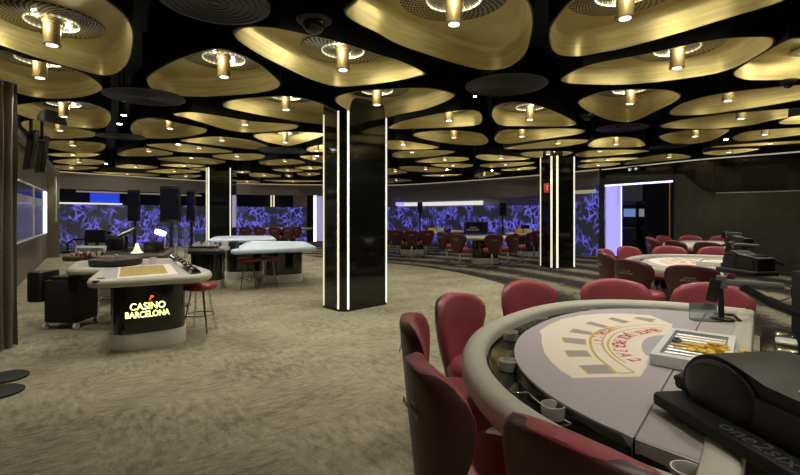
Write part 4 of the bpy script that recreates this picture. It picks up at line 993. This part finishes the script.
# black dark objects at table ends
def simple(name,label,cat,loc,parts,rz=0,group=None):
    t=thing(name,label,cat,loc,rz,group)
    for nme,m,fn in parts:
        b=MB(); fn(b); b.build(nme,M[m] if isinstance(m,str) else m,t)
    return t
x,y,_=P(223,249,.82); simple('chip_machine','small white box on a stand at the end of the dark-edged table','machine',(W(223,8.7,z=0).x,8.8,.80),[('body','white',lambda b:b.rbox((0,0,.09),(.10,.10,.18),.01)),('base','white',lambda b:b.rbox((0,-.02,.03),(.17,.16,.07),.01))])
simple('chip_rack','row of pale chip stacks along the dark-edged table','chips',(W(205,9.3,z=0).x,9.3,.802),[('rack','black',lambda b:b.rbox((0,0,.02),(.56,.26,.04),.02)),('chip_stacks','cream',lambda b:[b.cyl((-.25+.05*k,.02,.04),.022,.03+.03*((k*7)%3),10) for k in range(11)])])
simple('card_shoe','dark cylindrical card shoe on the white-rimmed table corner','card shoe',(W(234,8.95,z=0).x,8.95,.81),[('body','black',lambda b:b.rbox((0,0,.07),(.14,.24,.13),.03)),('lid','gloss',lambda b:b.rbox((0,0,.14),(.12,.2,.02),.01))])
# clutter on the table behind the wheel
def mon(px,D,y0,y1,wpx,label,scr='screen',foot=True,zt=.80,cat='monitor',name='table_monitor'):
    p=W(px,D,z=0); z1=CAM+(HOR-y0)*D/F; z0=CAM+(HOR-y1)*D/F; w=wpx*D/F
    t=thing(name,label,cat,(p.x,D,zt),0)
    zc=(z0+z1)/2-zt; hh=z1-z0
    b=MB(); b.rbox((0,0,zc),(w,.06,hh),.015); b.build('housing',M['black'],t)
    b=MB(); b.box((0,-.033,zc),(w*.86,.006,hh*.86)); b.build('screen',M[scr],t,smooth=False)
    if foot:
        b=MB(); b.tube([(0,.03,0.01),(0,.03,max(.03,z0-zt+.05))],.03,8); b.lathe([(.12,0),(.12,.015)],16); b.build('stand',M['black'],t)
    return t
mon(96,7.9,229.5,242,21,'black monitor lying low in the middle of the cluttered gaming table')
mon(134,9.0,190,221,12,'tall dark results display on a pole above the cluttered table','screen')
mon(170.5,9.2,186,222,20,'widest dark results display with a pale cap, facing the roulette wheel','screen')
mon(191,9.4,190,222,8,'slim dark results display right next to the black column','screen')
simple('angled_terminal','black angled touch terminal tilted up beside the conical lamp','terminal',(W(126,8.5,z=0).x,8.5,.802),[('base','black',lambda b:b.lathe([(.10,0),(.10,.02),(.03,.03)],16)),('stem','black',lambda b:b.tube([(0,0,.02),(.02,0,.28)],.03)),('screen_housing','black',lambda b:b.rbox((0,0,.34),(.34,.26,.035),.02,M=Matrix.Rotation(.35,4,'X')@Matrix.Rotation(-.4,4,'Y'))),('glass','steel',lambda b:b.rbox((0,-.008,.361),(.28,.20,.006),.01,M=Matrix.Rotation(.35,4,'X')@Matrix.Rotation(-.4,4,'Y')))])
simple('chip_sorter','bulky black chip sorting machine at the back of the cluttered table','machine',(W(104,8.75,z=0).x,8.75,.802),[('body','black',lambda b:b.rbox((0,0,.15),(.62,.30,.30),.06)),('hopper','gloss',lambda b:b.lathe([(.10,.30),(.14,.36),(.12,.36),(.08,.31)],20)),('front_panel','grey',lambda b:b.box((0,-.155,.12),(.4,.01,.05)))])
mon(115,8.2,238.5,249.5,18,'squat black electronic box near the conical lamp',foot=False)
simple('electronic_board','white keypad board propped on the cluttered table','keypad',(W(91,7.6,z=0).x,7.6,.802),[('board','white',lambda b:b.rbox((0,0,.10),(.50,.04,.12),.01,M=Matrix.Rotation(-.3,4,'X'))),('keys','grey',lambda b:[b.box((-.2+.045*k,-.03,.085+.03*j),(.03,.02,.018)) for k in range(10) for j in range(2)]),('stand','black',lambda b:b.box((0,.05,.04),(.3,.06,.08)))])
simple('chip_stacks','group of pinkish and cream chip stacks behind the roulette wheel','chips',(W(83,7.3,z=0).x,7.35,.802),[('cream_stacks','cream',lambda b:[b.cyl((-.18+.055*k,.03*(k%2),0),.022,.05+.04*((k*5)%3)/2,10) for k in range(8)]),('red_stacks','redseat',lambda b:[b.cyl((-.10+.07*k,-.05,0),.022,.05,10) for k in range(4)])])
simple('wheel_cover','curved black handle frame beside the low monitor','handle frame',(W(76,8.1,z=0).x,8.1,.802),[('frame','black',lambda b:b.tube([(-.15,0,.02),(-.15,0,.16),(-.05,0,.24),(.2,0,.25)],.018)),('base','black',lambda b:b.rbox((0,0,.02),(.4,.2,.04),.02))])
simple('desk_lamp','small desk lamp with a glaring white shade on the cluttered table','lamp',(W(167,9.0,z=0).x,8.9,.802),[('base','black',lambda b:b.lathe([(.09,0),(.09,.02),(.02,.03)],16)),('stem','steel',lambda b:b.tube([(0,0,.02),(.02,0,.25),(-.04,0,.36)],.012)),('lamp_shade',mat('glowing_shade',(.9,.9,.9),.5,emit=(1,.98,.95),es=4),lambda b:b.rbox((-.08,0,.33),(.20,.12,.09),.04,M=Matrix.Rotation(.35,4,'Y')))])
simple('cone_lamp','little glowing cone standing behind the roulette wheel','lamp',(W(137,8.0,z=0).x,8.0,.802),[('cone',mat('cone_glow',(.8,.7,.5),.5,emit=(1,.85,.6),es=.8),lambda b:b.lathe([(.11,0),(.06,.05),(.03,.14),(.02,.18)],16)),('base','black',lambda b:b.lathe([(.12,0),(.12,.006)],16))])
simple('cash_box','black cash box on the cluttered table below the glaring lamp','box',(W(154,8.3,z=0).x,8.3,.802),[('body','black',lambda b:b.rbox((0,0,.09),(.28,.2,.18),.015)),('lid','gloss',lambda b:b.box((0,0,.185),(.26,.18,.012)))])
simple('silver_tumbler','silver tumbler on the lit-sign roulette table beside the wheel','tumbler',(W(153,6.3,z=0).x,6.3,.803),[('cup','steel',lambda b:b.lathe([(.035,0),(.045,.09),(.040,.09),(.032,.01)],16)),('rim','chrome',lambda b:b.tube([(.043*math.cos(a*PI/8),.043*math.sin(a*PI/8),.09) for a in range(16)],.003,6,True))])
simple('acrylic_stand','clear acrylic brochure stand behind the lit-sign table','stand',(W(179,7.3,z=0).x,7.35,0),[('panel',mg,lambda b:[b.box((-.08,0,1.05),(.006,.12,.55)),b.box((.09,0,1.05),(.006,.12,.55)),b.box((0,0,1.28),(.17,.12,.006)),b.box((0,0,.95),(.17,.12,.006))]),('pole','steel',lambda b:b.tube([(0,.05,.01),(0,.05,.80)],.02)),('base','black',lambda b:b.lathe([(.16,0),(.16,.02)],16))])
# trolley bin at left
simple('trolley_bin','black wheeled bin unit at the left end of the lit-sign table','bin',(W(72,6.05,z=0).x,6.05,0),[('body','blackm',lambda b:b.rbox((0,0,.36),(.44,.46,.56),.06)),('lid','black',lambda b:b.rbox((0.05,0,.66),(.40,.4,.05),.04)),('side_bag','blackl',lambda b:b.rbox((-.34,-.05,.55),(.20,.36,.40),.05)),
   ('caster','steel',lambda b:b.lathe([(.04,-.02),(.04,.02)],14,Matrix.Translation((-.2,-.2,.04))@Matrix.Rotation(PI/2,4,'Y'))),('caster','steel',lambda b:b.lathe([(.04,-.02),(.04,.02)],14,Matrix.Translation((.2,-.2,.04))@Matrix.Rotation(PI/2,4,'Y'))),('caster','steel',lambda b:b.lathe([(.04,-.02),(.04,.02)],14,Matrix.Translation((.2,.2,.04))@Matrix.Rotation(PI/2,4,'Y'))),('caster','steel',lambda b:b.lathe([(.04,-.02),(.04,.02)],14,Matrix.Translation((-.2,.2,.04))@Matrix.Rotation(PI/2,4,'Y')))])

# stools
def make_stool(label):
    t=thing('bar_stool',label,'stool',(0,0,0),0,'red stools')
    b=MB(); b.lathe([(.05,.54),(.19,.545),(.205,.57),(.20,.605),(.17,.62),(.02,.625)],28); b.build('seat',M['redseat'],t,ang=60)
    for k in range(4):
        a=PI/4+k*PI/2; b=MB(); b.tube([(.10*math.cos(a),.10*math.sin(a),.545),(.21*math.cos(a),.21*math.sin(a),.005)],.013,8); b.build('leg',M['chrome'],t)
    b=MB(); b.tube([(.165*math.cos(a*PI/10),.165*math.sin(a*PI/10),.22) for a in range(20)],.009,6,True); b.build('foot_ring',M['chrome'],t)
    return t
s0=make_stool('red round stool with splayed legs beside the lit-sign roulette table'); s0.location=(*Pt(200,5.75),0)
for px,D,l in ((248.5,9.0,'nearer red stool tucked under the white-rimmed table'),(269.5,9.3,'second red stool under the white-rimmed table, next to its steel base'),(106,6.8,'red stool half hidden behind the pedestal with the lit sign')):
    dup(s0,(*Pt(px,D),0),.3,l)

# ---------------------------------------------------------------- centre and far tables with chairs
def fart(px,D,w,d,label,rz=0,g='far gaming tables'):
    x,y=Pt(px,D)
    pl=[(x-w/2,y-d/2),(x+w/2,y-d/2),(x+w/2,y+d/2),(x-w/2,y+d/2)]
    return rou('gaming_table',label,pl,M['rail'],mat('pale_felt',(.62,.50,.48),.9),[(x,y)],(w*.45,d*.5),0,rnd=.45,group=g)
fart(485,13.7,1.75,1.1,'pale-topped gaming table with a black sign board left of the far column')
fart(412,17.0,2.0,1.2,'gaming table right of the centre column with two maroon chairs before it')
fart(528,16.2,1.6,1.1,'gaming table with orange and white boxes just before the far column')
fart(455,18.5,1.6,1.1,'small distant gaming table in the gap right of the centre column')
fart(285,21.9,2.6,1.2,'far gaming table by the violet leaf wall with a row of maroon chairs')
# black sign board on the centre table
t=mon(476,13.9,221.5,234,24,'black board with small white writing on the pale-topped centre table',foot=False,cat='sign',name='sign_board')
t.location.z=.802
vs_,fs_=text_geo('CASINO\nBARCELONA',.065,.001); b=MB(); b.add(vs_,fs_,Matrix.Translation((-.10,-.04,.24))@Matrix.Rotation(PI/2,4,'X')); b.build('lettering',mat('dim_white_print',(.55,.55,.52),.6),t,smooth=False)
mon(420,17.3,202,213,5,'small black loudspeaker box on a pole before the white light strip',cat='speaker',name='pole_speaker')
mon(503,17.0,202,216,7,'tall black display on a pole left of the far column',cat='monitor')
mon(442,17.5,228,233,6,'small black monitor on the distant tables',foot=False)
mon(525,16.5,225,232,9,'small black monitor beside the white box near the far column',foot=False)
mon(221,20.9,206,216,6,'little dark display on a pole by the violet wall')
for px,D,m,l in ((518,16.2,'chip','orange box on the table by the far column'),(527,16.1,'white','white box on the table by the far column'),(432,17.0,'chip','orange box on the table right of the centre column'),(440,17.1,'white','white card box on the table right of the centre column')):
    p=Pt(px,D); simple('card_box',l,'box',(p[0],p[1]-.1,.804),[('body',m,lambda b:b.rbox((0,0,.08),(.26,.2,.16),.01)),('lid',m,lambda b:b.box((0,0,.165),(.27,.21,.012)))])
far=[(460,12.9,1.0,'dark chair left of the pale-topped centre table'),(492,12.6,1.7,'maroon chair back directly before the pale-topped centre table'),(508,13.1,2.2,'maroon chair at the right front of the pale-topped centre table'),(522,13.9,2.6,'dark chair at the right end of the pale-topped centre table'),(447,14.2,.6,'reddish chair behind and left of the pale-topped centre table'),
 (397,16.1,1.5,'first maroon chair right of the centre column'),(412,15.6,1.5,'second maroon chair right of the centre column'),(426,16.0,1.7,'dark chair third from the centre column'),(443.5,17.5,2.6,'reddish chair far right of the centre column, under the orange box'),(390,16.6,1.0,'chair peeking out at the centre column edge'),(534,15.4,1.9,'dark chair before the table with the white box'),
 ]
for px,D,a,l in far: chair(*Pt(px,D),a,l,'chairs round the far gaming tables')
for i,px in enumerate((247,261,276,289,296)): chair(*Pt(px,(19.7,19.8,19.7,19.8,20.6)[i]),PI/2+.2*(i-2)*.3,'maroon chair in the row by the violet wall, '+('first','second','third','fourth','last')[i]+' counted away from the black column','chairs in the row by the violet wall')

# stanchion bases at left
for (px,py,l) in ((6,378,'farther of two black post bases at the left edge of the carpet'),(-1,393,'nearer of two black post bases at the left edge of the carpet')):
    p=P(px,py,0); t=thing('barrier_post',l,'barrier post',(p.x,p.y,0),0,'black barrier posts')
    b=MB(); b.lathe([(.17,0),(.17,.015),(.14,.03),(.03,.04)],28); b.build('base',M['blackm'],t)
    b=MB(); b.tube([(-.10,0,.03),(-.10,0,.95)],.022,12); b.lathe([(.035,.93),(.035,.98),(.01,1.0)],14,Matrix.Translation((-.10,0,0))); b.build('post',M['blackm'],t)

# ---------------------------------------------------------------- camera, world, exposure
cd=bpy.data.cameras.new('camera'); cd.sensor_width=36; cd.lens=F*36/800; cd.shift_y=-23.5/800; cd.clip_end=200; cd.clip_start=.05
cam=bpy.data.objects.new('camera',cd); C.objects.link(cam); cam.location=(0,0,CAM); cam.rotation_euler=(PI/2,0,0)
bpy.context.scene.camera=cam
w=bpy.data.worlds.new('world'); bpy.context.scene.world=w; w.use_nodes=True; w.node_tree.nodes['Background'].inputs[0].default_value=(.02,.02,.025,1)
vs=bpy.context.scene.view_settings; vs.view_transform='Standard'; vs.look='None'; vs.gamma=1; vs.exposure=0; vs.use_curve_mapping=False
sc=bpy.context.scene
sc.cycles.use_denoising=True; sc.cycles.max_bounces=6; sc.cycles.diffuse_bounces=3; sc.cycles.glossy_bounces=4; sc.cycles.sample_clamp_indirect=3; sc.cycles.use_light_tree=True
